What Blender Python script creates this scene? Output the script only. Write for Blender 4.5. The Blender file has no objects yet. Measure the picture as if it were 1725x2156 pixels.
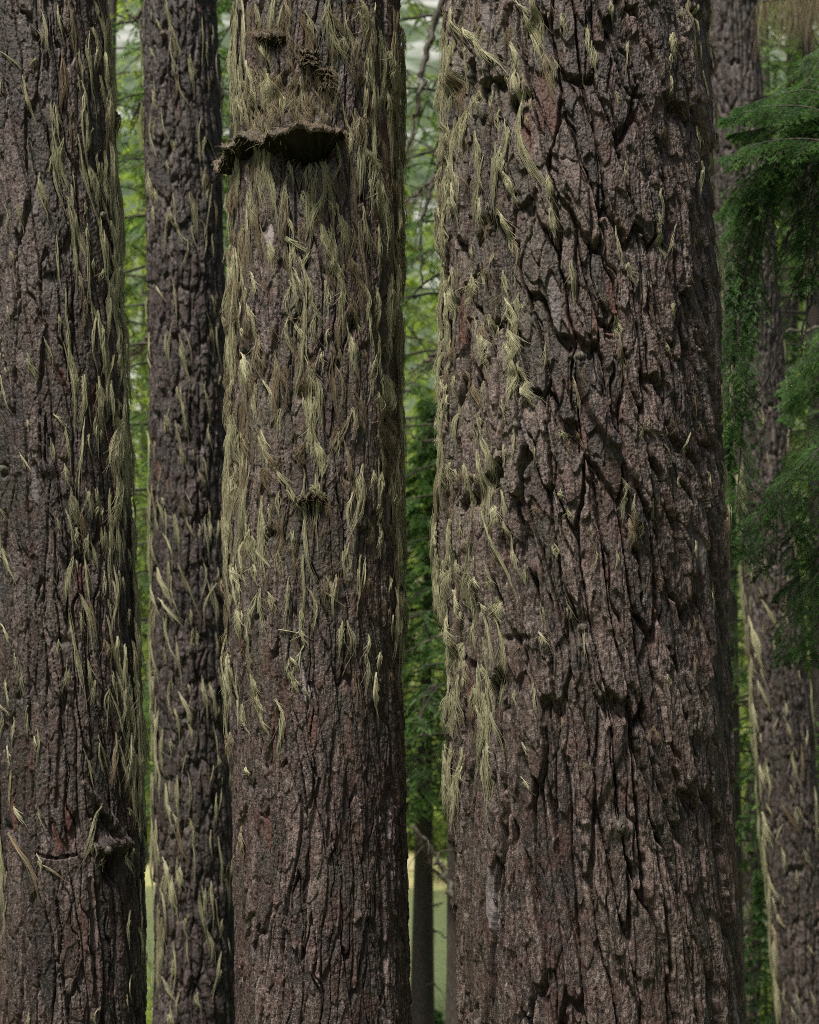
import bpy, math, numpy as np
from math import pi, radians, sin, cos, tan
sc = bpy.context.scene
COL = sc.collection
f32 = np.float32

# ------------------------------------------------------------------ camera
CAMZ, PITCH, VFOV = 1.7, radians(5.0), radians(31.0)
PW, PH = 1725.0, 2156.0                       # working pixel frame of the photograph
FPX = PH / 2 / tan(VFOV / 2)
cd = bpy.data.cameras.new("camera"); cam = bpy.data.objects.new("camera", cd); COL.objects.link(cam)
cam.location = (0, 0, CAMZ); cam.rotation_euler = (pi / 2 + PITCH, 0, 0)
cd.sensor_fit = 'VERTICAL'; cd.sensor_height = 36; cd.sensor_width = 28.8
cd.angle_y = VFOV; cd.clip_start = .1; cd.clip_end = 3000
cd.dof.use_dof = True; cd.dof.focus_distance = 5.7; cd.dof.aperture_fstop = 4.5
sc.camera = cam

# ------------------------------------------------------------------ light
SUN_EL, SUN_ROT = radians(62), radians(216)   # rotation measured from +Y towards +X
w = bpy.data.worlds.new("World"); sc.world = w; w.use_nodes = True
nt = w.node_tree
sky = nt.nodes.new('ShaderNodeTexSky'); sky.sky_type = 'NISHITA'; sky.sun_disc = False
sky.sun_elevation = SUN_EL; sky.sun_rotation = SUN_ROT; sky.air_density = 1.0; sky.dust_density = 4.0; sky.ozone_density = .4
bg = nt.nodes['Background']; bg.inputs[1].default_value = .05
nt.links.new(sky.outputs[0], bg.inputs[0])
sl = bpy.data.lights.new("sun", 'SUN'); sl.energy = 4.0; sl.angle = radians(10); sl.color = (1, .935, .85)
so = bpy.data.objects.new("sun", sl); COL.objects.link(so)
from mathutils import Vector
sdir = Vector((sin(SUN_ROT) * cos(SUN_EL), cos(SUN_ROT) * cos(SUN_EL), sin(SUN_EL)))
so.rotation_euler = sdir.to_track_quat('Z', 'Y').to_euler()
vs = sc.view_settings
vs.view_transform = 'Standard'; vs.look = 'None'; vs.gamma = 1; vs.use_curve_mapping = False
vs.exposure = 0.42
sc.cycles.use_denoising = False; sc.cycles.pixel_filter_type = 'BLACKMAN_HARRIS'; sc.cycles.filter_width = 1.0
sc.cycles.max_bounces = 6; sc.cycles.diffuse_bounces = 3; sc.cycles.glossy_bounces = 2
sc.cycles.transmission_bounces = 4; sc.cycles.transparent_max_bounces = 6

# ------------------------------------------------------------------ helpers
CP, SP = cos(PITCH), sin(PITCH)
def at(px, py, Y):
    "the point at world depth Y seen at pixel (px, py) of the 1725 x 2156 frame"
    a = px - PW / 2; b = PH / 2 - py
    dx, dy, dz = a, CP * FPX - SP * b, SP * FPX + CP * b
    k = Y / dy
    return np.array((dx * k, Y, CAMZ + dz * k))
def mpp(Y): return Y / (CP * FPX)

def smooth(a, b, x):
    t = np.clip((x - a) / (b - a), 0, 1); return t * t * (3 - 2 * t)

def new_mesh(name, V, Q, mat=None, cols=None):
    me = bpy.data.meshes.new(name)
    V = np.ascontiguousarray(V, dtype=f32).reshape(-1, 3); Q = np.ascontiguousarray(Q, dtype=np.int32).reshape(-1, 4)
    me.vertices.add(len(V)); me.vertices.foreach_set('co', V.ravel())
    me.loops.add(Q.size); me.loops.foreach_set('vertex_index', Q.ravel())
    me.polygons.add(len(Q)); me.polygons.foreach_set('loop_start', np.arange(0, Q.size, 4, dtype=np.int32))
    me.polygons.foreach_set('loop_total', np.full(len(Q), 4, dtype=np.int32))
    me.update(calc_edges=True)
    if cols:
        for k, c in cols.items():
            at_ = me.attributes.new(k, 'FLOAT_COLOR', 'POINT')
            at_.data.foreach_set('color', np.ascontiguousarray(c, dtype=f32).ravel())
    me.shade_smooth()
    if mat: me.materials.append(mat)
    return me

def thing(name, label, cat, loc, group=None):
    o = bpy.data.objects.new(name, None); COL.objects.link(o); o.location = loc
    o['label'] = label; o['category'] = cat; o.empty_display_size = .2
    if group: o['group'] = group
    return o
def part(name, V, Q, mat, parent=None, cols=None, label=None, kind=None):
    V = np.asarray(V, dtype=np.float64).reshape(-1, 3)
    org = np.zeros(3)
    q = parent
    while q is not None: org += np.array(q.location); q = q.parent
    o = bpy.data.objects.new(name, new_mesh(name, V - org, Q, mat, cols)); COL.objects.link(o)
    if parent is not None: o.parent = parent
    if label: o['label'] = label
    if kind: o['kind'] = kind
    return o

def join(parts):
    V, Q, C, n = [], [], [], 0
    for p in parts:
        V.append(p[0]); Q.append(np.asarray(p[1]) + n); n += len(p[0])
        if len(p) > 2: C.append(p[2])
    return (np.concatenate(V), np.concatenate(Q), np.concatenate(C) if C else None)

def tubes(P, R, sides=3, rnd=None):
    "P (S,K,3) paths, R (S,K) radii -> quads"
    P = np.asarray(P, float); S, K, _ = P.shape
    T = P[:, -1] - P[:, 0]; T /= np.linalg.norm(T, axis=1, keepdims=True) + 1e-9
    ref = np.where(np.abs(T[:, 2:3]) > .8, np.array([[1., 0, 0]]), np.array([[0, 0, 1.]]))
    A = np.cross(T, ref); A /= np.linalg.norm(A, axis=1, keepdims=True) + 1e-9
    B = np.cross(T, A)
    ang = np.arange(sides) * 2 * pi / sides
    ring = A[:, None, None, :] * np.cos(ang)[None, None, :, None] + B[:, None, None, :] * np.sin(ang)[None, None, :, None]
    V = P[:, :, None, :] + ring * np.asarray(R)[:, :, None, None]
    idx = np.arange(S * K * sides).reshape(S, K, sides)
    a = idx[:, :-1]; b = idx[:, 1:]
    Q = np.stack([a, np.roll(a, -1, 2), np.roll(b, -1, 2), b], -1).reshape(-1, 4)
    return V.reshape(-1, 3), Q

# ------------------------------------------------------------------ lattice noise (periodic in x)
def gnoise(x, y, px, rng, ny=97):
    g = rng.random((ny, px)).astype(f32) * f32(2 * pi)
    gx, gy = np.cos(g), np.sin(g)
    ix = np.floor(x).astype(np.int32); iy = np.floor(y).astype(np.int32)
    fx = (x - ix).astype(f32); fy = (y - iy).astype(f32)
    sx = fx * fx * fx * (fx * (fx * 6 - 15) + 10); sy = fy * fy * fy * (fy * (fy * 6 - 15) + 10)
    x0 = ix % px; x1 = (ix + 1) % px; y0 = iy % ny; y1 = (iy + 1) % ny
    n00 = gx[y0, x0] * fx + gy[y0, x0] * fy
    n10 = gx[y0, x1] * (fx - 1) + gy[y0, x1] * fy
    n01 = gx[y1, x0] * fx + gy[y1, x0] * (fy - 1)
    n11 = gx[y1, x1] * (fx - 1) + gy[y1, x1] * (fy - 1)
    a = n00 + (n10 - n00) * sx; b = n01 + (n11 - n01) * sx
    return (a + (b - a) * sy) * f32(1.5)
def voro(x, y, px, rng, ny=131, jit=.9):
    jx = (rng.random((ny, px)) * jit + (1 - jit) / 2).astype(f32); jy = (rng.random((ny, px)) * jit + (1 - jit) / 2).astype(f32)
    rid = rng.random((ny, px)).astype(f32)
    ix = np.floor(x).astype(np.int32); iy = np.floor(y).astype(np.int32)
    fx = (x - ix).astype(f32); fy = (y - iy).astype(f32)
    F1 = np.full(x.shape, 9, f32); F2 = F1.copy(); ID = np.zeros(x.shape, f32); DX = ID.copy(); DY = ID.copy()
    for j in (-1, 0, 1):
        yy = (iy + j) % ny
        for i in (-1, 0, 1):
            xx = (ix + i) % px
            dx = fx - i - jx[yy, xx]; dy = fy - j - jy[yy, xx]
            d = dx * dx + dy * dy
            n = d < F1
            F2 = np.where(n, F1, np.minimum(F2, d))
            F1 = np.where(n, d, F1); ID = np.where(n, rid[yy, xx], ID); DX = np.where(n, dx, DX); DY = np.where(n, dy, DY)
    return np.sqrt(F1), np.sqrt(F2), ID, DX, DY

# ------------------------------------------------------------------ materials
def mat(name):
    m = bpy.data.materials.new(name); m.use_nodes = True
    return m, m.node_tree, m.node_tree.nodes['Principled BSDF']
def nd(t, typ, **kw):
    n = t.nodes.new(typ)
    for k, v in kw.items():
        if k.startswith('i_'): n.inputs[k[2:].replace('_', ' ')].default_value = v
        else: setattr(n, k, v)
    return n
def ramp(t, fac, stops):
    r = t.nodes.new('ShaderNodeValToRGB'); e = r.color_ramp.elements
    while len(e) < len(stops): e.new(.5)
    for k, (p, c) in enumerate(stops): e[k].position = p; e[k].color = (*c, 1) if len(c) == 3 else c
    t.links.new(fac, r.inputs[0]); return r.outputs[0]
def mixc(t, fac, a, b, mode='MIX'):
    m = t.nodes.new('ShaderNodeMix'); m.data_type = 'RGBA'; m.blend_type = mode
    for s, v in ((m.inputs[0], fac), (m.inputs[6], a), (m.inputs[7], b)):
        if hasattr(v, 'links'): t.links.new(v, s)
        else: s.default_value = v if not isinstance(v, tuple) else (*v, 1)
    return m.outputs[2]
def mth(t, op, a, b=0.0):
    m = t.nodes.new('ShaderNodeMath'); m.operation = op; m.use_clamp = False
    for s, v in ((m.inputs[0], a), (m.inputs[1], b)):
        if hasattr(v, 'links'): t.links.new(v, s)
        else: s.default_value = v
    return m.outputs[0]
def noise(t, vec, scale, detail=3, rough=.55):
    n = nd(t, 'ShaderNodeTexNoise'); n.inputs['Scale'].default_value = scale; n.inputs['Detail'].default_value = detail
    n.inputs['Roughness'].default_value = rough; t.links.new(vec, n.inputs['Vector']); return n.outputs['Fac']

def bark_mat(name, dark, mid, light, red=(.085, .030, .020), crust=(.26, .27, .22), crust_amt=.5, algae=.25, bump=.6, spec=.55):
    m, t, b = mat(name)
    tc = nd(t, 'ShaderNodeTexCoord').outputs['Object']
    mp = nd(t, 'ShaderNodeMapping'); mp.inputs['Scale'].default_value = (1, 1, .28); t.links.new(tc, mp.inputs[0]); st = mp.outputs[0]
    a = nd(t, 'ShaderNodeAttribute', attribute_name='bark')
    sp = nd(t, 'ShaderNodeSeparateColor'); t.links.new(a.outputs['Color'], sp.inputs[0])
    n1 = noise(t, st, 90, 5, .65); n2 = noise(t, tc, 14, 3); n3 = noise(t, tc, 260, 3, .6); n4 = noise(t, tc, 3.2, 3)
    v = mth(t, 'ADD', mth(t, 'MULTIPLY', sp.outputs[0], .42), mth(t, 'MULTIPLY', sp.outputs[1], .50))
    v = mth(t, 'SUBTRACT', v, .085)
    v = mth(t, 'ADD', v, mth(t, 'MULTIPLY', mth(t, 'SUBTRACT', n1, .5), 2.3))
    v = mth(t, 'ADD', v, mth(t, 'MULTIPLY', mth(t, 'SUBTRACT', n3, .5), 2.3))
    c = ramp(t, v, ((.0, tuple(q * .7 for q in dark)), (.18, dark), (.45, mid), (.80, light), (1.15 / 1.2, tuple(q * 1.5 for q in light))))
    c = mixc(t, mth(t, 'MULTIPLY', ramp(t, n2, ((.45, (0, 0, 0)), (.7, (1, 1, 1)))), .5), c, tuple(x * y for x, y in zip(mid, (1.45, .86, .76))))
    c = mixc(t, mth(t, 'MULTIPLY', ramp(t, n4, ((.45, (0, 0, 0)), (.68, (1, 1, 1)))), algae), c, (.05, .05, .027))
    c = mixc(t, mth(t, 'MULTIPLY', a.outputs['Alpha'], .75), c, mixc(t, n1, (.045, .040, .022), (.19, .18, .115)))
    c = mixc(t, sp.outputs[2], c, mixc(t, n1, tuple(q * .45 for q in red), tuple(q * 1.5 for q in red)))
    c = mixc(t, mth(t, 'MULTIPLY', sp.outputs[2], -.8), c, mixc(t, n1, (.10, .085, .085), (.42, .37, .37)))
    cr = ramp(t, noise(t, tc, 120, 4, .75), ((.56, (0, 0, 0)), (.66, (1, 1, 1))))
    crm = ramp(t, noise(t, tc, 9, 3), ((.42, (0, 0, 0)), (.62, (1, 1, 1))))
    c = mixc(t, mth(t, 'MULTIPLY', mth(t, 'MULTIPLY', cr, crm), crust_amt), c, crust)
    t.links.new(c, b.inputs['Base Color']); b.inputs['Roughness'].default_value = .58; b.inputs['Specular IOR Level'].default_value = spec
    bm = nd(t, 'ShaderNodeBump'); bm.inputs['Strength'].default_value = bump; bm.inputs['Distance'].default_value = .008
    t.links.new(mth(t, 'ADD', n1, mth(t, 'MULTIPLY', n3, .7)), bm.inputs['Height']); t.links.new(bm.outputs[0], b.inputs['Normal'])
    return m

def leaf_mat(name, stops, trans=.35, rough=.5):
    m, t, b = mat(name)
    a = nd(t, 'ShaderNodeAttribute', attribute_name='tint')
    sp = nd(t, 'ShaderNodeSeparateColor'); t.links.new(a.outputs['Color'], sp.inputs[0])
    c = ramp(t, sp.outputs[0], stops)
    t.links.new(c, b.inputs['Base Color']); b.inputs['Roughness'].default_value = rough; b.inputs['Specular IOR Level'].default_value = .3
    tr = nd(t, 'ShaderNodeBsdfTranslucent'); t.links.new(mixc(t, 1.0, c, (1.25, 1.3, .7), 'MULTIPLY'), tr.inputs[0])
    mx = nd(t, 'ShaderNodeMixShader'); mx.inputs[0].default_value = trans
    t.links.new(b.outputs[0], mx.inputs[1]); t.links.new(tr.outputs[0], mx.inputs[2])
    t.links.new(mx.outputs[0], t.nodes['Material Output'].inputs['Surface'])
    return m

M_BARK4 = bark_mat('rugged_bark', (.011, .0075, .006), (.054, .035, .0285), (.168, .128, .112), crust_amt=.3)
M_BARK3 = bark_mat('scaly_bark', (.012, .008, .0065), (.054, .034, .0295), (.168, .127, .115), crust_amt=.4, algae=.3)
M_BARK1 = bark_mat('furrowed_bark', (.012, .0085, .007), (.049, .033, .0285), (.142, .109, .098), crust_amt=.22)
M_BARK2 = bark_mat('dark_bark', (.011, .0078, .0072), (.038, .026, .024), (.105, .080, .076), crust_amt=.3)
M_BARKF = bark_mat('distant_bark', (.017, .013, .011), (.046, .035, .031), (.11, .088, .08), crust_amt=.3)
M_LIMB = bark_mat('dark_limbs', (.02, .016, .012), (.04, .032, .024), (.08, .07, .055), crust_amt=.2)
M_DEAD = bark_mat('dead_wood', (.04, .033, .028), (.09, .075, .065), (.2, .18, .15), crust_amt=.7, algae=.4)

def lichen_mat(name, c0, c1, trans=.3):
    m, t, b = mat(name)
    oi = nd(t, 'ShaderNodeObjectInfo')
    a = nd(t, 'ShaderNodeAttribute', attribute_name='tint')
    sp = nd(t, 'ShaderNodeSeparateColor'); t.links.new(a.outputs['Color'], sp.inputs[0])
    v = mth(t, 'ADD', mth(t, 'MULTIPLY', sp.outputs[0], .7), mth(t, 'MULTIPLY', oi.outputs['Random'], .45))
    c = ramp(t, v, ((.0, tuple(q * .7 for q in c0)), (.45, c0), (1, c1)))
    t.links.new(c, b.inputs['Base Color']); b.inputs['Roughness'].default_value = .9; b.inputs['Specular IOR Level'].default_value = .1
    tr = nd(t, 'ShaderNodeBsdfTranslucent'); t.links.new(c, tr.inputs[0])
    mx = nd(t, 'ShaderNodeMixShader'); mx.inputs[0].default_value = trans
    t.links.new(b.outputs[0], mx.inputs[1]); t.links.new(tr.outputs[0], mx.inputs[2])
    t.links.new(mx.outputs[0], t.nodes['Material Output'].inputs['Surface'])
    return m
M_LICH = lichen_mat('beard_lichen', (.55, .53, .34), (.84, .82, .58))
M_LICHB = lichen_mat('brown_lichen', (.33, .26, .17), (.60, .54, .37))

M_NEEDLE = leaf_mat('hemlock_needles', ((.0, (.022, .06, .016)), (.5, (.06, .145, .036)), (1, (.17, .31, .08))), .42)
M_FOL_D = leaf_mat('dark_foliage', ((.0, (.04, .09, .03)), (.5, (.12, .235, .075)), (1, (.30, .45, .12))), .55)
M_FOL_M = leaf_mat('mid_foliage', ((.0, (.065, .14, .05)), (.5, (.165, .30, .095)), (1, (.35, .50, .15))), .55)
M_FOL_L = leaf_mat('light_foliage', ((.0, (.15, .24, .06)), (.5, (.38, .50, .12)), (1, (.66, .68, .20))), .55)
M_SHRUB = leaf_mat('shrub_leaves', ((.0, (.10, .15, .04)), (.5, (.22, .30, .07)), (1, (.42, .42, .14))), .4)

# ------------------------------------------------------------------ terrain
LAKE = -2.5
def ground_z(x, y):
    x = np.asarray(x, float); y = np.asarray(y, float)
    z = np.where(y < 6, 0.0, np.where(y < 21, -(y - 6) / 15 * 2.9, -2.9))
    z = np.where(y < 34, z, np.where(y < 40, -2.9 + (y - 34) / 6 * .75, -2.15 + (y - 40) * .035))
    far = np.clip(y - 75, 0, 400)
    z = z + far * .5 * smooth(0, 60, far)
    return z + .08 * np.sin(x * 1.3 + y * .7) + .05 * np.sin(x * 2.9 - y * 1.7)
def build_ground():
    ys = np.concatenate([np.linspace(-60, 0, 20), np.linspace(.5, 45, 120), np.linspace(46, 110, 50), np.linspace(115, 700, 50)])
    xs = np.concatenate([-np.geomspace(600, 22, 26), np.linspace(-20, 20, 90), np.geomspace(22, 600, 26)])
    X, Y = np.meshgrid(xs, ys); Z = ground_z(X, Y)
    n = len(xs); I = np.arange(X.size).reshape(X.shape)
    Q = np.stack([I[:-1, :-1], I[:-1, 1:], I[1:, 1:], I[1:, :-1]], -1)
    m, t, b = mat('forest_floor')
    tc = nd(t, 'ShaderNodeTexCoord').outputs['Object']
    c = ramp(t, noise(t, tc, .9, 6, .65), ((.3, (.06, .045, .03)), (.5, (.10, .12, .05)), (.7, (.16, .2, .07))))
    g = nd(t, 'ShaderNodeSeparateXYZ'); t.links.new(tc, g.inputs[0])
    far = nd(t, 'ShaderNodeMapRange'); far.inputs[1].default_value = 30; far.inputs[2].default_value = 36; t.links.new(g.outputs[1], far.inputs[0])
    c2 = ramp(t, noise(t, tc, .55, 6, .7), ((.32, (.20, .26, .08)), (.5, (.38, .36, .16)), (.66, (.46, .40, .27))))
    c = mixc(t, far.outputs[0], c, c2)
    hill = nd(t, 'ShaderNodeMapRange'); hill.inputs[1].default_value = 85; hill.inputs[2].default_value = 120; t.links.new(g.outputs[1], hill.inputs[0])
    c3 = ramp(t, noise(t, tc, .07, 8, .7), ((.36, (.03, .055, .025)), (.50, (.09, .13, .07)), (.62, (.42, .44, .42))))
    c = mixc(t, hill.outputs[0], c, c3)
    t.links.new(c, b.inputs['Base Color']); b.inputs['Roughness'].default_value = .95
    bm = nd(t, 'ShaderNodeBump'); bm.inputs['Distance'].default_value = .06; t.links.new(noise(t, tc, 9, 5), bm.inputs['Height']); t.links.new(bm.outputs[0], b.inputs['Normal'])
    o = part('ground', np.stack([X, Y, Z], -1).reshape(-1, 3), Q.reshape(-1, 4), m); o['kind'] = 'structure'; o['label'] = 'forest floor sloping down to the lake and up the far slope'
build_ground()
def build_lake():
    xs = np.linspace(-250, 250, 60); ys = np.linspace(15, 41, 40)
    X, Y = np.meshgrid(xs, ys); I = np.arange(X.size).reshape(X.shape)
    Q = np.stack([I[:-1, :-1], I[:-1, 1:], I[1:, 1:], I[1:, :-1]], -1).reshape(-1, 4)
    m, t, b = mat('lake_water')
    b.inputs['Base Color'].default_value = (.13, .17, .09, 1); b.inputs['Roughness'].default_value = .12
    tc = nd(t, 'ShaderNodeTexCoord').outputs['Object']
    bm = nd(t, 'ShaderNodeBump'); bm.inputs['Distance'].default_value = .10; bm.inputs['Strength'].default_value = .8
    t.links.new(noise(t, tc, 4, 3), bm.inputs['Height']); t.links.new(bm.outputs[0], b.inputs['Normal'])
    o = part('lake_water', np.stack([X, Y, np.full_like(X, LAKE)], -1).reshape(-1, 3), Q, m); o['kind'] = 'structure'; o['label'] = 'still green lake water beyond the trunks'
build_lake()

# ------------------------------------------------------------------ trunks with real bark relief
class Trunk:
    def __init__(self, D, rows, P, seed, step, ztop=6.2, dents=(), strokes=(), bumps=()):
        self.D = D; rng = np.random.default_rng(seed); self.rng = rng
        zc, xc, rr = [], [], []
        for (y, l, r) in rows:
            p = at((l + r) / 2, y, D); zc.append(p[2]); xc.append(p[0]); rr.append((r - l) / 2 * mpp(D) * .985)
        o = np.argsort(zc); zc = np.array(zc)[o]; xc = np.array(xc)[o]; rr = np.array(rr)[o]
        sl = np.polyfit(zc, xc, 1)[0]; sr = np.clip(np.polyfit(zc, rr, 1)[0], -.03, 0)
        zg = float(ground_z(xc[0], D)) - .15
        zc = np.concatenate([[zg], zc, [ztop]]); xc = np.concatenate([[xc[0] + sl * (zg - zc[1])], xc, [xc[-1] + sl * (ztop - zc[-2])]])
        rr = np.concatenate([[rr[0] + sr * (zg - zc[1])], rr, [max(rr[-1] + sr * (ztop - zc[-2]), rr[-1] * .8)]])
        self.zg = zg; self.zc, self.xc, self.rr = zc, xc, rr
        zlo, zhi = at(800, 2200, D + .3)[2] - .12, at(800, -40, D + .3)[2] + .1
        zlo = max(zlo, zg + .05)
        z = np.concatenate([np.linspace(zg, zlo, 24, endpoint=False), np.arange(zlo, zhi, step * 1.15), np.linspace(zhi + step, ztop, 40)])
        Rm = float(np.mean(rr)); self.Rm = Rm
        fth = radians(128); th = np.concatenate([np.arange(-fth, fth, step / Rm), np.linspace(fth, 2 * pi - fth, 60, endpoint=False)])
        self.z, self.th = z, th
        TH, Z = np.meshgrid(th.astype(f32), z.astype(f32))
        circ = 2 * pi * Rm
        h, col = self.bark(TH * f32(Rm), Z, circ, P, rng)
        R0 = self.R(z)[:, None] * (1 + .02 * gnoise(TH / (2 * pi) * 5, Z / .6, 5, rng))
        for d in dents:
            tx, tz = self.pick(d[0], d[1]); wu, wz = d[2] * mpp(D), d[3] * mpp(D)
            rad = ((TH - tx) * Rm / wu) ** 2 + ((Z - tz) / wz) ** 2
            h += f32(d[4]) * np.exp(-rad ** 1.6).astype(f32)
        for s in strokes:
            (ta, za), (tb, zb) = self.pick(s[0], s[1]), self.pick(s[2], s[3])
            ua, ub = ta * Rm, tb * Rm; du, dz = ub - ua, zb - za; L2 = du * du + dz * dz
            k = np.clip(((TH * Rm - ua) * du + (Z - za) * dz) / L2, 0, 1)
            wob = .006 * gnoise(Z / .05, TH * 3, 64, rng)
            d = np.hypot(TH * Rm + wob - ua - k * du, Z - za - k * dz)
            ww = s[4] * mpp(D) * (.55 + .45 * np.sin(pi * np.clip(k, .05, .95)))
            h += (f32(s[5]) * (1 - smooth(.45, 1.0, d / ww))).astype(f32)
        self.h = h; RR = R0 + h; self.RR = RR
        zz = z[:, None]
        X = self.X(zz) + RR * np.sin(TH); Y = D - RR * np.cos(TH)
        self.V = np.stack([X, Y, np.broadcast_to(zz, X.shape)], -1).reshape(-1, 3)
        nz, nth = X.shape; I = np.arange(nz * nth).reshape(nz, nth)
        a, b = I[:-1], I[1:]
        self.Q = np.stack([a, np.roll(a, -1, 1), np.roll(b, -1, 1), b], -1).reshape(-1, 4)
        self.col = col
        # upper envelope of the relief, for what hangs on it
        B = 7; m = RR[:nz // B * B, :nth // B * B].reshape(nz // B, B, nth // B, B)
        self.env = .5 * m.max((1, 3)) + .5 * m.mean((1, 3)); self.ez = z[:nz // B * B].reshape(-1, B).mean(1); self.eth = th[:nth // B * B].reshape(-1, B).mean(1)
    def R(self, z):
        r = np.interp(z, self.zc, self.rr)
        return r * (1 + .55 * np.exp(-np.clip(np.asarray(z) - self.zg - .1, 0, 9) / .22))
    def X(self, z): return np.interp(z, self.zc, self.xc)
    def pick(self, px, py):
        Y = self.D - self.Rm * .7
        for _ in range(6):
            p = at(px, py, Y); R = float(self.R(p[2]))
            s = np.clip((p[0] - float(self.X(p[2]))) / R, -.995, .995)
            th = math.asin(s); Y = self.D - R * cos(th)
        return th, p[2]
    def surf(self, th, z, off):
        th = np.asarray(th, float); z = np.asarray(z, float)
        i = np.clip(np.interp(z, self.ez, np.arange(len(self.ez))), 0, len(self.ez) - 1.001); j = np.clip(np.interp(th, self.eth, np.arange(len(self.eth))), 0, len(self.eth) - 1.001)
        i0 = i.astype(int); j0 = j.astype(int); fi = i - i0; fj = j - j0; E = self.env
        r = (E[i0, j0] * (1 - fi) + E[i0 + 1, j0] * fi) * (1 - fj) + (E[i0, j0 + 1] * (1 - fi) + E[i0 + 1, j0 + 1] * fi) * fj + off
        return np.stack([self.X(z) + r * np.sin(th), self.D - r * np.cos(th), z], -1)
    def olive(self, th, v, P, g):
        "share of olive crust and algae: it grows high up and on the left flank"
        k = P.get('olive', 0)
        if not k: return np.zeros_like(v)
        n = .5 + .9 * g(.12, .3) + .5 * g(.04, .08)
        flank = smooth(-.1, 1.1, -th) if self.D < 5.95 else .55 + .45 * np.abs(np.sin(th))
        return (k * np.clip(n, 0, 1) * smooth(1.3, 2.5, v) * flank).astype(f32)
    def bark(self, u, v, circ, P, rng):
        g = lambda su, sv: gnoise(u / f32(circ) * max(3, round(circ / su)), v / f32(sv), max(3, round(circ / su)), rng)
        lo = g(.40, .8); w1 = g(.11, .34); w2 = g(.04, .11); w3 = g(.012, .026)
        uu = u + P['shear'] * v + P['warp'] * (.035 * lo + .017 * w1 + .0065 * w2 + .0016 * w3)
        sh = P['shear'] * v
        if P.get('longlow'):    # plates get longer and more upright towards the foot of the trunk
            q = np.minimum(v - f32(P['longlow']), 0); v = 1.05 * v - f32(.36) * q; uu = uu - .05 * q
        vv = v + .06 * g(.07, .26) + .012 * g(.025, .05)
        n1 = max(4, round(circ / P['w1'])); F1, F2, id1, dx1, dy1 = voro(uu / f32(circ) * n1, vv / f32(P['h1']), n1, rng)
        e1 = F2 - F1 + .05 * w2 + .02 * w3
        p1 = smooth(P['c0'], P['c1'], e1)
        dep = .55 + .45 * smooth(-.5, .3, g(.15, .4))
        h = P['a1'] * (p1 ** .8 - 1) * dep + P['o1'] * (id1 - .5) * p1 - P['t1'] * dy1 * p1 + P.get('dome', .006) * smooth(.1, .8, e1)
        # flaky layers inside each plate
        uu2 = u + P['shear'] * .7 * v + P['warp'] * (.014 * w1 + .006 * w2 + .0012 * w3) + .13 * id1
        n2 = max(6, round(circ / P['w2'])); F1, F2, id2, dx2, dy2 = voro(uu2 / f32(circ) * n2, (vv + .21 * id1) / f32(P['h2']), n2, rng)
        p2 = smooth(.0, .09, F2 - F1 + .06 * w3)
        h += P['a2'] * (p2 - 1) + P['o2'] * (id2 - .5) * p2 - P['t2'] * dy2 * p2
        n3 = max(8, round(circ / P['w3'])); F1, F2, id3, dx3, dy3 = voro((uu2 + .003 * g(.01, .02)) / f32(circ) * n3, (v + .008 * w3 + .07 * id2) / f32(P['h3']), n3, rng)
        p3 = smooth(.0, .35, F2 - F1)
        h += P['a3'] * (p3 - 1) + P['o3'] * (id3 - .5) * p3 - P['t3'] * dy3 * p3
        # long vertical fissures
        fz = np.abs(gnoise((uu + .01 * w2) / f32(circ) * max(3, round(circ / P['wf'])), v / f32(P['hf']), max(3, round(circ / P['wf'])), rng))
        fi = 1 - smooth(.015, P['cf'], fz + .02 * np.abs(w3))
        h -= P['af'] * fi * dep
        h += P['f1'] * g(.006, .010) + P['f2'] * g(.0036, .03) + P['lump'] * g(.05, .07) + P['lump'] * .5 * g(.02, .03)
        red = smooth(P['red'], P['red'] + .01, id2) * p2 * smooth(.0, .3, g(.3, .5) + .2)
        h -= .003 * red
        pale = (1 - smooth(.035, .045, id2)) * p2 * smooth(.0, .4, g(.2, .5) + .25) * P.get('pale', .0); h += .0025 * pale
        if P.get('fade'):       # relief grows towards the ground or the crown
            za, zb, ka, kb = P['fade']; k = smooth(za, zb, v); h *= ka + (kb - ka) * k
        col = np.stack([id1, .6 * id2 + .4 * id3, red * .85 - pale, self.olive(u / f32(self.Rm), v, P, g)], -1).reshape(-1, 4)
        return h.astype(f32), col

BASE = dict(shear=0., warp=1., w1=.07, h1=.30, c0=.02, c1=.30, a1=.018, o1=.008, t1=.006, w2=.03, h2=.085, a2=.005, o2=.005, t2=.004,
            w3=.011, h3=.026, a3=.0016, o3=.002, t3=.0016, wf=.08, hf=.7, cf=.10, af=.012, f1=.0012, f2=.0008, lump=.003, red=.972)
P4 = dict(BASE, shear=.17, warp=.95, w1=.064, h1=.40, c0=.03, c1=.12, a1=.040, o1=.019, t1=.015, dome=.007, w2=.032, h2=.15, a2=.005, o2=.010, t2=.011,
          w3=.010, h3=.034, a3=.0014, o3=.002, t3=.0016, af=.024, cf=.085, hf=.9, wf=.075, lump=.0018, f1=.0020, f2=.0014, red=.966, olive=.55, pale=.7, longlow=2.1)
P3 = dict(BASE, shear=.03, warp=.8, w1=.046, h1=.44, c0=.02, c1=.085, a1=.016, o1=.008, t1=.006, dome=.003, w2=.024, h2=.12, a2=.0024, o2=.0045, t2=.0045, a3=.001, o3=.0016, t3=.0014,
          af=.026, cf=.042, hf=.9, wf=.06, lump=.001, f1=.0012, f2=.001, red=.955, olive=.5, pale=1.0)
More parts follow.
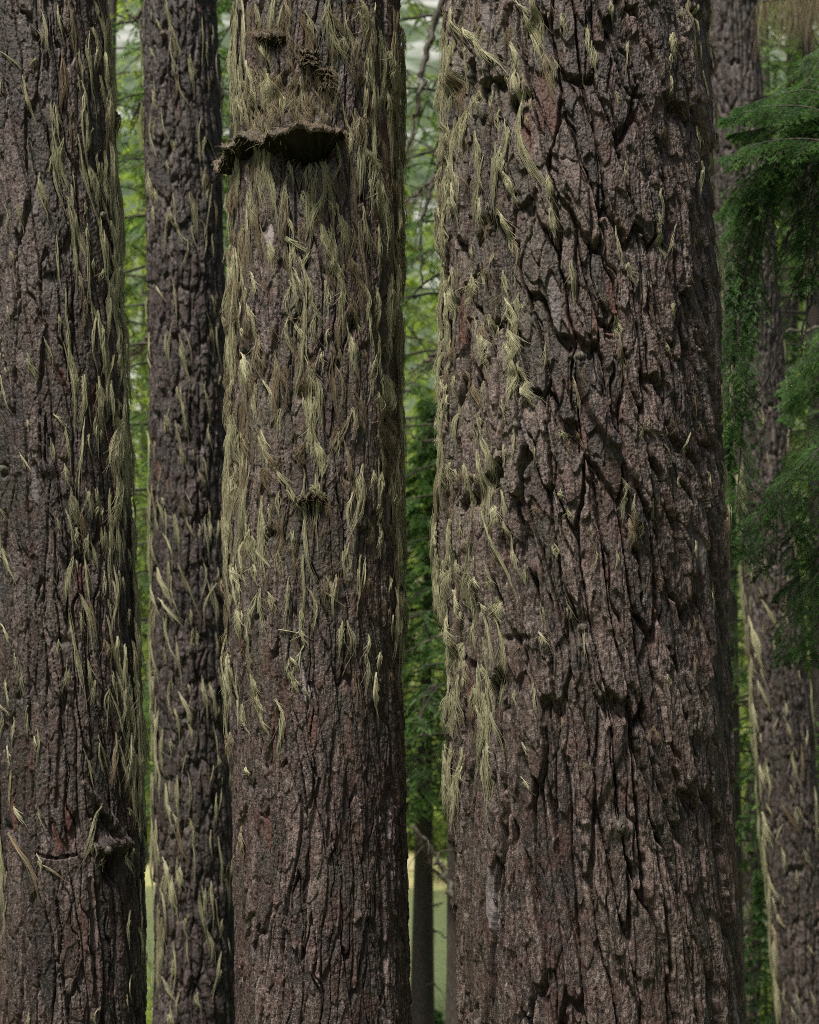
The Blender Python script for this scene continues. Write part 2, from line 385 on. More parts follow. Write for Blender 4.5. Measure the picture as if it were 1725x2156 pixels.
P1 = dict(BASE, shear=.05, warp=.9, w1=.052, h1=.52, c0=.03, c1=.11, a1=.020, o1=.009, t1=.006, dome=.005, w2=.026, h2=.14, a2=.003, o2=.0045, t2=.004, a3=.0012, o3=.0018, t3=.0014,
          af=.026, cf=.05, hf=1.0, wf=.065, lump=.0014, f1=.0015, f2=.001, red=.955, olive=.2, pale=.5)
P2 = dict(BASE, shear=.03, warp=.9, w1=.042, h1=.24, c0=.03, c1=.20, a1=.014, o1=.008, t1=.007, a2=.004, o2=.005, t2=.005, af=.014, red=.985)
P5 = dict(BASE, shear=.0, warp=.9, w1=.040, h1=.36, c1=.2, a1=.018, o1=.006, t1=.004, af=.022, cf=.08, red=.99)

R1 = [(0, -62, 230), (300, -52, 244), (600, -42, 259), (900, -30, 272), (1200, -18, 282), (1500, -8, 294), (1800, 0, 303), (2156, 4, 300)]
R2 = [(0, 300, 460), (300, 303, 468), (600, 311, 474), (1000, 319, 482), (1500, 325, 492), (2156, 328, 500)]
R3 = [(0, 490, 853), (150, 484, 851), (300, 487, 849), (600, 483, 847), (900, 480, 846), (1200, 478, 847), (1400, 478, 850), (1600, 487, 856), (1850, 493, 861), (2156, 498, 865)]
R4 = [(0, 927, 1502), (300, 919, 1510), (600, 917, 1518), (900, 915, 1527), (1100, 921, 1533), (1300, 934, 1538), (1500, 944, 1542), (1700, 951, 1545), (1900, 959, 1550), (2156, 975, 1556)]
R5 = [(0, 1462, 1590), (300, 1490, 1617), (700, 1524, 1647), (950, 1547, 1663), (1200, 1563, 1682), (1500, 1585, 1707), (1800, 1610, 1735), (2156, 1642, 1778)]
R6 = [(1540, 1588, 1634), (1700, 1568, 1616), (1900, 1559, 1607), (2156, 1553, 1598)]

D1, D2, D3, D4, D5, D6 = 6.6, 9.0, 6.0, 5.9, 13.0, 19.0
R4 = [(y, l + 5, r_ - 7) for y, l, r_ in R4]
T4 = Trunk(D4, R4, P4, 404, .0021,
           strokes=[(1218, 745, 1290, 930, 30, .036), (1285, 920, 1345, 1095, 24, .030), (1070, 760, 1105, 1000, 20, .012), (1160, 320, 1190, 480, 22, .012),
                    (1310, 1500, 1230, 1720, 34, .016), (1380, 1560, 1420, 1720, 26, .010), (1240, 1740, 1300, 2000, 26, .014), (1440, 1420, 1480, 1560, 16, .010)],
           dents=[(1228, 1325, 26, 30, -.022), (1305, 1742, 22, 20, .012), (1090, 1345, 30, 8, -.02), (1355, 60, 20, 40, -.008)])
R3 = [(y, l + 4, r_ - 4) for y, l, r_ in R3]
T3 = Trunk(D3, R3, P3, 303, .0020,
           strokes=[(800, 420, 815, 1000, 18, -.022), (838, 100, 842, 1000, 14, -.02), (705, 1540, 690, 1780, 8, -.012), (800, 1750, 812, 2120, 7, -.014), (672, 1640, 640, 1900, 7, -.012)],
           dents=[(648, 308, 62, 34, -.085), (515, 306, 26, 26, -.06), (575, 84, 26, 18, -.03), (660, 1066, 22, 14, -.03), (512, 1132, 14, 18, -.035), (640, 830, 18, 14, -.02), (500, 1010, 14, 60, -.02), (497, 1490, 12, 60, -.012), (484, 655, 12, 36, .022), (484, 880, 10, 30, .018), (484, 1395, 10, 40, .02), (487, 420, 10, 26, .015)])
T1 = Trunk(D1, R1, P1, 101, .0025,
           dents=[(242, 1826, 24, 34, -.065), (236, 1782, 44, 16, .032), (204, 1832, 11, 36, .018), (277, 1838, 11, 34, .014), (228, 1800, 14, 10, .02), (100, 985, 20, 16, .012), (130, 1350, 14, 10, -.015), (10, 990, 14, 14, -.02)],
           strokes=[(75, 1798, 118, 1808, 5, -.014), (118, 1808, 160, 1800, 6, -.016), (180, 1650, 270, 1780, 12, .018), (140, 1410, 120, 1700, 8, -.014), (190, 1850, 205, 2120, 8, -.014), (120, 1900, 150, 2150, 8, -.012)])
T2 = Trunk(D2, R2, P2, 202, .0042)
T5 = Trunk(D5, R5, P5, 505, .007)
T6 = Trunk(D6, R6, P5, 606, .014, ztop=7.5)

def tree(T, name, label, m, trunk_label=None):
    base = (float(T.X(T.zg + .15)), T.D, T.zg + .15)
    o = thing(name, label, 'tree', base, 'lichen-hung conifers standing in the forest')
    part('trunk', T.V, T.Q, m, o, {'bark': T.col})
    return o
O1 = tree(T1, 'conifer_tree', 'thick furrowed trunk at the left edge, long pale lichen down its right side', M_BARK1)
O2 = tree(T2, 'conifer_tree', 'slim dark trunk flecked all over with short lichen wisps, left of the fungus tree', M_BARK2)
O3 = tree(T3, 'conifer_tree', 'shaggy conifer trunk in the middle carrying a dark bracket fungus near its top', M_BARK3)
O4 = tree(T4, 'conifer_tree', 'widest trunk of all, deeply ridged purplish brown bark with lichen mostly on its left', M_BARK4)
O5 = tree(T5, 'conifer_tree', 'leaning trunk behind the hemlock boughs at the right, stringy lichen along its left side', M_BARKF)
O6 = tree(T6, 'conifer_tree', 'thin lichen-dotted trunk low down between the widest trunk and the leaning trunk', M_BARKF)

# ------------------------------------------------------------------ hanging lichen
def tuft(T, th0, z0, th1, z1, wid, rng, n=60, rad=.0006, bow=0., out=1.0, K=9):
    L = math.hypot((th1 - th0) * T.Rm, z1 - z0)
    nl = int(np.clip(round(2.5 + wid / .009), 3, 9)); lk = rng.integers(0, nl, n)         # locks
    lo = (rng.random(nl) - .5) * .85; ls = rng.beta(1.0, 2.2, nl) * .55; le = np.clip(ls + rng.uniform(.35, .75, nl), .4, 1.05); ls[0] = 0; le[0] = 1.0
    lph = rng.random(nl) * 6.3; ld = rng.uniform(.1, 1.0, nl); ltint = rng.uniform(.15, .8, nl); lw_ = rng.uniform(.05, .16, nl)
    s0 = ls[lk] + rng.exponential(.06, n); s1 = s0 + (le - ls)[lk] * rng.uniform(.35, 1.15, n)
    t = np.linspace(0, 1, K); a = s0[:, None] + (s1 - s0)[:, None] * t
    spread = np.clip(a * 2.6, .12, 1.0) * np.clip((1.12 - a) * 1.9, .22, 1.0)
    o = lo[lk][:, None] * wid * spread + rng.standard_normal((n, 1)) * (lw_[lk] * wid)[:, None] * (.5 + t) * np.clip(spread + .25, 0, 1)
    ph = lph[lk][:, None]
    o = o + wid * (.22 * np.sin(a * 6 + ph) + .07 * np.sin(a * 17 + 2 * ph + rng.random((n, 1)) * 2))
    fz = (rng.random(n) < .16)[:, None]
    o = o + fz * rng.standard_normal((n, 1)) * (.55 * wid + .003) * t ** 1.6
    th = th0 + (th1 - th0) * a + (o + bow * np.sin(pi * np.clip(a, 0, 1)) * L) / T.Rm
    z = z0 + (z1 - z0) * a + fz * rng.standard_normal((n, 1)) * .05 * L * t
    off = .0015 + .006 * min(1., max(0., abs(th0) - .9) * 2) + out * (ld[lk][:, None] * min(.28 * wid, .009) * np.clip(a * 3, 0, 1) * np.clip((1.15 - a) * 2, 0, 1) + np.abs(rng.standard_normal((n, 1))) * .0025 + fz * .25 * wid * t * rng.random((n, 1)))
    P = T.surf(th, z, off)
    R = 1.4 * rad * (1.1 - .8 * t)[None, :] * rng.uniform(.6, 1.3, (n, 1))
    V, Q = tubes(P, R)
    c = np.repeat(np.clip(ltint[lk] + .22 * rng.standard_normal(n), 0, 1), K * 3)
    return V, Q, np.stack([c, c, c, np.ones_like(c)], -1)

CROPS = {'A': (0, 0, 2.053), 'B': (600, 0, 2.053), 'C': (1200, 0, 2.053), 'D': (1800, 0, 2.053), 'E': (0, 1000, 2.053), 'F': (600, 1000, 2.053),
         'G': (1200, 1000, 2.053), 'H': (1800, 1000, 2.053), 'I': (0, 2050, 2.006), 'J': (600, 2050, 2.006), 'K': (1200, 2050, 2.006), 'L': (1800, 2050, 2.006)}
def X(k, s):
    ox, oy, sc_ = CROPS[k]; out = []
    for it in s.split(';'):
        v = [float(q) for q in it.split(',')]
        q = [(ox + v[0] / sc_) * .69, (oy + v[1] / sc_) * .69, (ox + v[2] / sc_) * .69, (oy + v[3] / sc_) * .69, v[4] / sc_ * .69]
        out.append(q)
    return out
LICH1 = X('A', '430,0,480,370,26;590,0,600,80,14;665,0,690,330,30;635,130,650,330,16;260,60,300,260,14;385,340,375,620,22;410,430,400,600,10;150,470,220,710,18;0,320,160,420,10;230,360,210,430,22;445,680,440,850,16;340,640,380,860,20;400,860,420,1110,18;350,900,365,1080,16;530,690,545,960,18;620,470,650,700,22;650,650,660,900,24;710,390,725,560,26;690,560,735,800,34;720,800,715,1000,28;600,960,620,1100,20;560,1040,610,1250,40;690,1050,690,1190,20;245,1080,295,1310,24;480,470,495,560,10;680,1380,700,1600,36;755,1290,770,1560,18;690,1600,690,1950,44;760,1650,790,1990,30;720,1700,715,2000,20;490,1690,520,1830,16;530,1850,520,2010,22;410,1800,440,2120,12;550,1400,570,1560,14;500,1340,545,1420,18;350,1470,370,1700,10;585,1620,590,1700,12;770,2000,780,2156,24;735,2050,750,2156,20') \
    + X('E', '170,160,225,300,22;480,280,490,360,20;520,290,500,540,26;640,0,680,330,30;610,300,640,560,34;720,50,770,300,30;690,330,720,560,24;750,430,790,700,50;740,560,740,860,90;720,850,700,1180,50;790,640,840,880,20;840,640,845,800,12;415,600,440,820,16;330,540,410,620,14;400,850,430,960,20;440,1000,500,1200,30;520,1130,525,1290,24;480,1250,500,1370,16;530,1400,560,1650,10;560,1700,610,1920,14;540,1000,570,1160,26;600,1000,620,1110,22;120,780,190,880,12;0,1060,30,1150,18;10,1280,90,1510,24;640,1250,650,1360,14;760,1260,765,1400,14;715,1480,700,1780,16;830,1180,850,1560,34;830,1540,840,1800,28;800,1760,790,1840,14;650,1950,690,2100,26;720,1930,730,2060,26;850,1800,870,2156,14;10,1850,60,1960,12;330,1550,350,1590,8;770,1560,775,1640,8') \
    + X('I', '35,30,55,170,14;5,200,50,250,14;50,450,70,540,14;10,600,20,1340,26;50,980,230,1310,20;90,820,165,920,16;230,1110,260,1200,18;240,1160,390,1250,12;710,60,715,170,10;705,370,690,600,22;795,370,770,630,24;850,0,870,200,34;860,190,890,460,38;840,360,890,480,20;850,700,860,930,14;600,380,660,540,10;770,1100,800,1200,16;810,1080,800,1140,12;870,1000,890,1180,20;630,1130,650,1200,30;110,930,125,970,10;0,1000,10,1200,24;805,500,812,600,10;30,1400,25,1560,14')
LICH2 = X('A', '1040,0,1070,180,18;980,120,1010,180,14;1095,220,1100,320,20;1260,180,1275,240,12;1290,260,1300,370,14;1185,340,1210,520,24;1090,380,1110,470,12;1095,470,1095,610,16;1300,470,1310,570,12;945,560,980,650,14;960,770,950,900,16;985,740,975,820,10;1080,870,1100,940,16;965,1180,975,1250,10;960,1290,970,1390,20;1190,1200,1240,1470,24;1070,1320,1090,1400,14;1100,1350,1140,1480,16;1140,1480,1200,1530,10;980,1790,1035,1860,12;1280,1050,1300,1180,20;1340,1250,1350,1400,12;1260,1380,1280,1460,14;1380,480,1385,740,20;1050,1000,1060,1070,14;900,100,895,340,14;940,1120,950,1230,14;985,1180,990,1260,10;1330,1850,1350,1950,20') \
    + X('E', '945,30,955,160,16;1130,50,1170,240,22;1320,0,1340,100,16;1110,370,1140,460,14;1140,430,1170,610,20;1050,550,1080,630,14;1120,740,1150,860,18;1020,1060,1025,1110,14;1050,950,1075,1030,14;1140,1060,1170,1200,18;1170,1180,1220,1290,14;1090,1160,1130,1340,22;1310,1190,1320,1300,18;955,980,985,1120,12;1060,1440,1060,1590,14;985,1500,1070,1670,28;960,1610,1000,1750,24;1000,1690,1120,1820,22;935,1400,960,1540,16;1120,1470,1230,1700,18;1330,1640,1345,1800,14;1240,1900,1240,1990,14;1250,880,1290,980,14;1030,2000,1045,2080,18;930,640,950,1000,14;965,1750,965,1870,18;1190,1760,1200,1850,14;1350,1900,1360,2000,12') \
    + X('I', '940,0,945,200,20;970,230,960,620,34;1000,350,1005,540,20;1010,680,1065,900,24;1095,630,1100,840,20;1090,120,1160,300,24;1150,300,1180,390,14;1240,20,1270,210,20;1285,60,1315,230,22;1100,900,1140,1100,22;1160,890,1180,1030,18;960,900,975,1160,26;1000,1130,1020,1300,34;1100,1180,1110,1320,24;1040,1250,1070,1440,24;1220,1340,1270,1600,14;1260,1560,1290,1720,20;1290,1280,1300,1480,16;1380,1180,1390,1330,16;990,1450,980,1900,44;1000,1860,1070,1980,18;1360,1510,1365,1620,14;1050,2080,1050,2156,24;1210,1960,1230,2050,18;1235,570,1275,640,10')
LICH3 = X('B', '230,0,215,300,34;200,200,200,480,34;300,0,310,350,22;270,600,270,720,40;210,640,190,730,22;330,380,360,600,26;440,430,470,680,50;500,470,510,640,40;410,200,450,350,30;560,0,590,130,26;640,60,720,220,40;830,60,930,200,36;1030,0,1050,150,50;1080,130,1100,330,40;900,200,930,330,30;1050,330,1060,520,26;650,480,690,700,14;1200,320,1230,560,90;1200,560,1210,700,60;1060,710,1095,800,40;1000,680,1020,880,50;1060,930,1110,1080,50;1150,1080,1170,1400,60;1150,1350,1150,1750,50;1270,700,1310,1100,40;1290,1150,1280,1300,30;1270,1430,1280,1780,50;340,1170,390,1390,34;300,1400,320,1660,36;460,1500,490,1660,32;350,1700,370,1850,30;330,1900,380,2100,34;920,1350,960,1540,36;960,1600,1000,1750,34;1030,1750,1060,1950,26;780,1400,900,1650,40;840,1590,930,1780,30;560,1480,700,1560,30;620,1800,640,1920,20;720,1880,780,2000,20;190,1750,190,1950,22;150,1980,180,2100,40;1120,1790,1130,2000,30;350,560,380,640,20') \
    + X('F', '390,30,400,250,50;290,0,300,60,26;210,130,215,500,30;280,150,300,380,46;370,340,385,540,30;490,140,505,520,32;700,220,710,330,20;790,140,790,240,16;970,50,1010,270,26;900,130,910,200,14;1150,20,1170,340,50;1180,240,1190,560,60;1120,400,1140,500,30;1200,500,1220,900,70;1170,800,1210,940,60;1150,900,1140,1090,34;1130,1080,1130,1200,36;1270,560,1290,940,30;1270,1100,1270,1230,24;210,400,220,520,34;230,580,240,650,18;300,650,320,780,40;400,640,440,820,40;430,760,500,860,30;440,850,460,990,40;500,870,600,1000,30;580,980,690,1140,26;650,740,660,850,36;740,690,780,920,34;720,980,790,1050,30;425,1050,430,1440,34;350,1230,380,1440,40;380,1380,460,1475,22;220,1150,215,1460,40;250,1430,280,1580,44;270,1570,290,1680,20;280,1720,285,1900,60;370,1480,390,1580,22;605,1270,610,1350,18;450,1650,490,1760,28;820,1560,860,1690,26;780,1640,900,1710,14;520,1890,640,1910,16;640,1880,700,1980,30;910,1830,900,2000,30;1070,1200,1090,1330,30;1200,1550,1190,1640,20;1260,1520,1250,1600,40;1300,1600,1290,1750,26;1190,1840,1230,1900,26;350,2040,355,2156,18;590,2060,630,2130,16;1150,2030,1140,2130,16') \
    + X('J', '350,0,370,180,40;370,130,400,260,36;400,250,450,370,20;180,100,170,420,34;250,150,255,290,16;600,40,630,120,26;660,90,690,150,16;1095,0,1110,200,26;270,940,290,1110,36;310,580,330,630,30;490,160,500,420,22')
LICH4 = X('C', '290,30,280,420,36;260,430,250,560,50;250,560,270,690,40;320,460,320,560,24;310,720,300,820,28;380,40,470,260,22;440,170,580,310,40;560,300,700,410,20;430,250,450,430,26;540,10,560,170,22;760,0,850,80,26;840,60,960,330,44;930,300,1010,560,40;740,260,770,440,24;770,430,810,650,30;820,460,860,620,20;710,470,720,540,20;380,430,430,680,40;1210,150,1230,320,22;1250,280,1270,400,24;520,820,560,1080,40;680,920,700,1080,30;700,1080,775,1220,30;400,1140,430,1330,30;550,1240,560,1420,22;670,1310,730,1500,36;740,1470,770,1640,24;980,1100,1000,1300,26;990,1270,1020,1470,24;320,1480,320,1620,24;290,1620,280,1740,40;490,1680,480,1870,50;560,1650,570,1800,24;350,1790,370,1940,34;680,1690,720,1840,20;710,1860,780,2050,40;780,1830,785,1960,24;280,1880,290,2060,60;1110,1640,1125,1830,18;560,2020,570,2150,30') \
    + X('G', '250,0,250,200,30;360,80,370,200,36;320,300,300,420,50;250,480,260,580,24;250,640,250,780,55;350,420,350,520,40;560,10,575,160,30;730,0,740,200,60;740,180,750,420,36;790,210,840,360,36;830,340,880,450,44;500,350,560,500,30;540,530,560,640,20;710,740,715,830,20;385,830,365,1050,22;290,950,290,1200,20;280,1220,290,1330,36;680,1010,710,1150,24;640,1110,640,1230,30;700,1210,720,1300,24;1050,1010,1065,1060,26;1090,1130,1120,1200,22;1010,1350,1020,1440,22;350,1440,350,1600,60;420,1450,430,1560,40;540,1560,570,1620,30;820,1480,830,1580,22;640,1680,670,1800,40;590,1730,610,1790,22;320,1500,330,1800,50;400,1640,440,1780,40;380,1820,380,2000,80;430,1950,440,2150,70;360,1900,370,2080,40;920,1900,960,1990,24;880,700,890,850,14;1120,300,1160,480,16;1040,640,1080,700,30') \
    + X('H', '170,0,185,300,20;300,610,320,680,18;190,940,215,1020,24;240,1190,250,1340,30;300,1230,305,1300,18;810,510,845,600,36;820,1160,815,1290,34;650,1330,655,1420,18;550,930,550,1000,14;730,900,735,980,12;850,1360,855,1440,14') \
    + X('D', '600,0,620,200,22;560,60,580,120,20;750,80,770,330,24;510,200,520,340,36;490,340,480,400,18;630,200,650,400,20;740,310,740,440,34;780,320,805,520,18;690,440,700,560,16;480,480,490,580,14;670,790,690,900,20;790,830,790,950,24;790,960,810,1140,30;685,1010,690,1160,18;420,1330,430,1420,14;430,1430,480,1620,24;810,1460,830,1690,26;240,1640,270,1750,30;170,1970,190,2100,26;500,1900,530,1980,24;120,0,150,100,20;10,250,30,400,16') \
    + X('K', '335,0,335,180,16;500,80,490,220,26;500,200,540,320,20;580,430,610,510,20;350,230,350,380,16;375,580,390,760,30;385,700,390,830,24;800,430,830,500,18;780,640,840,720,14;430,20,430,90,30')
LICH5 = X('H', '870,250,880,340,44;900,350,910,480,30;900,500,930,700,24;930,880,940,1000,24;1000,1450,1020,1560,20;1220,300,1230,500,16;1240,700,1260,900,20;1260,1300,1290,1500,26;960,1600,960,1800,20;1000,1800,1080,2100,30;1080,1700,1200,1900,22;1230,1640,1220,1880,16;980,1850,1000,2150,24;1060,1450,1110,1560,14') \
    + X('L', '990,0,990,180,20;1030,50,1130,240,14;1000,180,1040,360,20;1020,360,1030,560,30;1040,560,1080,690,26;1080,560,1110,680,20;1170,790,1290,980,16;1060,850,1110,1050,34;1070,1060,1090,1240,30;1090,1230,1150,1350,24;1150,1480,1190,1550,24;1240,480,1280,650,18;1300,440,1310,600,16;1360,50,1390,400,16;1180,270,1230,380,12;1190,170,1200,260,10;1120,1540,1150,1680,24;1130,1640,1150,1800,34;1130,1820,1170,2100,34;1370,700,1390,960,20')

def hang(T, O, data, seed, n_per, rad, brown=.2, brown_top=None, ztuft_cap=100, wk=1.0, bowk=.05):
    rng = np.random.default_rng(seed); bits = []
    for (x0, y0, x1, y1, wd) in data:
        th0, z0 = T.pick(x0, y0); th1, z1 = T.pick(x1, y1); z1 = z0 + (z1 - z0) * (1.22 if z0 - z1 < .2 else 1.03); wid = wd * mpp(T.D) * wk * 1.3
        L = math.hypot(z1 - z0, (th1 - th0) * T.Rm)
        n = int(np.clip(1.9 * n_per * (wid / .018) ** .9 * (L / .14) ** .5, 24, 420))
        b = tuft(T, th0, z0, th1, z1, wid, rng, n, rad, rng.normal() * bowk)
        bits.append((L * wid, b, rng.random() < (brown if brown_top is None or y0 > 800 else brown_top)))
    bits.sort(key=lambda q: -q[0])
    for k, (_, b, br) in enumerate(bits[:ztuft_cap]):
        part('lichen_tuft', b[0], b[1], M_LICHB if br else M_LICH, O, {'tint': b[2]})
    rest = bits[ztuft_cap:]
    return rest
def wisps(T, O, seed, n, zr, thr, L, wid, n_st, rad, dens=None, brown=.3, rest=(), name='lichen_wisps'):
    "the many small wisps nobody would count: one part"
    rng = np.random.default_rng(seed); bs = [r[1] for r in rest]
    k = 0
    while k < n:
        th = rng.uniform(*thr); z = rng.uniform(*zr)
        if dens is not None and rng.random() > dens(th, z): continue
        k += 1
        l = rng.uniform(*L); w_ = rng.uniform(*wid)
        bs.append(tuft(T, th, z, th + rng.normal(.06, .16) * l / T.Rm, z - l, w_, rng, int(rng.uniform(.6, 1.4) * n_st), rad, rng.normal() * .06, K=6))
    V, Q, C = join(bs)
    part(name, V, Q, M_LICH if brown < .5 else M_LICHB, O, {'tint': C}, kind='stuff')
def fringe(T, O, side, spans, n, seed, L, wid, n_st, rad, brown=False):
    "long strands hanging down a silhouette edge of the trunk"
    rng = np.random.default_rng(seed); bs = []; tot = sum(b - a for a, b in spans)
    for k in range(n):
        q = rng.uniform(0, tot)
        for a, b in spans:
            if q < b - a: y = a + q; break
            q -= b - a
        z = at(860, y, T.D)[2]; th = side * rng.normal(1.42, .20); l = rng.uniform(*L)
        bs.append(tuft(T, th, z, th + rng.normal(0, .03), z - l, rng.uniform(*wid), rng, int(n_st * rng.uniform(.6, 1.4)), rad, rng.normal() * .02, out=1.6, K=8))
    V, Q, C = join(bs); part('lichen_fringe', V, Q, M_LICHB if brown else M_LICH, O, {'tint': C}, kind='stuff')
def zpix(T, y): return at(860, y, T.D - T.Rm)[2]

r = hang(T1, O1, LICH1, 11, 60, .0007)
wisps(T1, O1, 13, 50, (zpix(T1, 1700), zpix(T1, -60)), (.2, 1.4), (.10, .32), (.008, .022), 44, .0006, name='lichen_streaks')
wisps(T1, O1, 12, 130, (zpix(T1, 2150), zpix(T1, 0)), (-1.3, 1.5), (.04, .13), (.007, .018), 26, .0006, lambda th, z: (.25 + .75 * smooth(.1, .9, np.float64(th))) * (.35 + .65 * smooth(1.0, 1.8, np.float64(z))), rest=r)
r = hang(T2, O2, LICH2, 21, 64, .0006, wk=.85)
wisps(T2, O2, 22, 150, (zpix(T2, 2160), zpix(T2, 0)), (-1.5, 1.5), (.04, .26), (.006, .016), 26, .0006, rest=r)
r = hang(T3, O3, LICH3, 31, 56, .0006, brown=.2, brown_top=.45)
wisps(T3, O3, 32, 120, (zpix(T3, 1500), zpix(T3, -20)), (-1.5, 1.5), (.04, .17), (.008, .024), 34, .0006, lambda th, z: smooth(1.35, 2.0, np.float64(z)), rest=r)
wisps(T3, O3, 33, 220, (zpix(T3, 1600), zpix(T3, -20)), (-1.5, 1.5), (.03, .12), (.01, .03), 26, .00045, lambda th, z: smooth(1.3, 2.2, np.float64(z)), brown=.9, name='brown_lichen_wisps')
clump = lambda th, z: float(smooth(.15, .95, np.sin(th * 4.3 + 1.3 * np.sin(z * 2.9)) * .5 + .5 * np.sin(th * 9.1 - z * 1.7) + .25))
wisps(T3, O3, 34, 70, (zpix(T3, 1250), zpix(T3, -60)), (-1.4, 1.5), (.12, .34), (.012, .032), 46, .0005, lambda th, z: clump(th, z) * smooth(1.5, 2.1, np.float64(z)), name='lichen_streaks')
wisps(T3, O3, 35, 70, (zpix(T3, 1100), zpix(T3, -60)), (-1.4, 1.5), (.08, .24), (.012, .03), 40, .00045, lambda th, z: clump(th + 1, z) * smooth(1.5, 2.1, np.float64(z)), brown=.9, name='brown_lichen_streaks')
wisps(T3, O3, 36, 90, (zpix(T3, 240), zpix(T3, 130)), (-1.0, .3), (.04, .11), (.010, .03), 34, .0005, brown=.9, name='matted_lichen')
r = hang(T4, O4, LICH4, 41, 70, .0006)
wisps(T4, O4, 44, 45, (zpix(T4, 1600), zpix(T4, -60)), (-1.4, -.35), (.10, .30), (.010, .03), 60, .00055, lambda th, z: clump(th, z), name='lichen_streaks')
wisps(T4, O4, 42, 110, (zpix(T4, 1500), zpix(T4, -20)), (-1.5, 1.3), (.03, .12), (.006, .02), 20, .0005, lambda th, z: .12 + .88 * smooth(.0, 1.2, np.float64(-th)) * smooth(.9, 1.5, np.float64(z)), rest=r)
wisps(T4, O4, 43, 180, (zpix(T4, 1600), zpix(T4, -20)), (-1.5, 1.3), (.02, .09), (.008, .03), 22, .00045, lambda th, z: .15 + .85 * smooth(.2, 1.2, np.float64(-th)), brown=.9, name='brown_lichen_wisps')
r = hang(T5, O5, LICH5, 51, 52, .0009, wk=.85)
wisps(T5, O5, 52, 110, (zpix(T5, 2150), zpix(T5, 500)), (-1.5, 1.5), (.06, .2), (.010, .025), 12, .0014, lambda th, z: .3 + .7 * smooth(0., 1., np.float64(-th)), rest=r)
wisps(T6, O6, 62, 110, (zpix(T6, 2150), zpix(T6, 1500)), (-1.5, 1.5), (.08, .26), (.015, .04), 10, .002, lambda th, z: .3 + .7 * smooth(0., 1., np.float64(-th)))

fringe(T1, O1, 1, [(0, 500), (520, 1100), (1200, 1600)], 90, 71, (.08, .26), (.010, .028), 46, .0006)
fringe(T1, O1, -1, [(1700, 2156)], 16, 72, (.08, .2), (.010, .02), 40, .0006)
fringe(T2, O2, -1, [(0, 260), (1000, 1900)], 26, 73, (.1, .3), (.012, .03), 34, .0009)
fringe(T3, O3, 1, [(60, 700), (700, 1100), (1200, 1300)], 85, 74, (.08, .28), (.012, .036), 60, .00055)
fringe(T3, O3, -1, [(0, 190), (380, 700), (780, 1200), (1350, 1450)], 55, 75, (.06, .2), (.010, .028), 50, .00055)
fringe(T3, O3, -1, [(350, 1600)], 40, 76, (.04, .12), (.015, .035), 40, .0005, True)
fringe(T4, O4, -1, [(60, 900), (950, 1250), (1250, 1650)], 80, 77, (.06, .22), (.012, .034), 60, .00055)
fringe(T4, O4, 1, [(0, 600), (850, 1100)], 16, 78, (.05, .16), (.008, .02), 40, .00055)
fringe(T5, O5, -1, [(800, 2100)], 40, 79, (.15, .45), (.015, .04), 20, .0013)

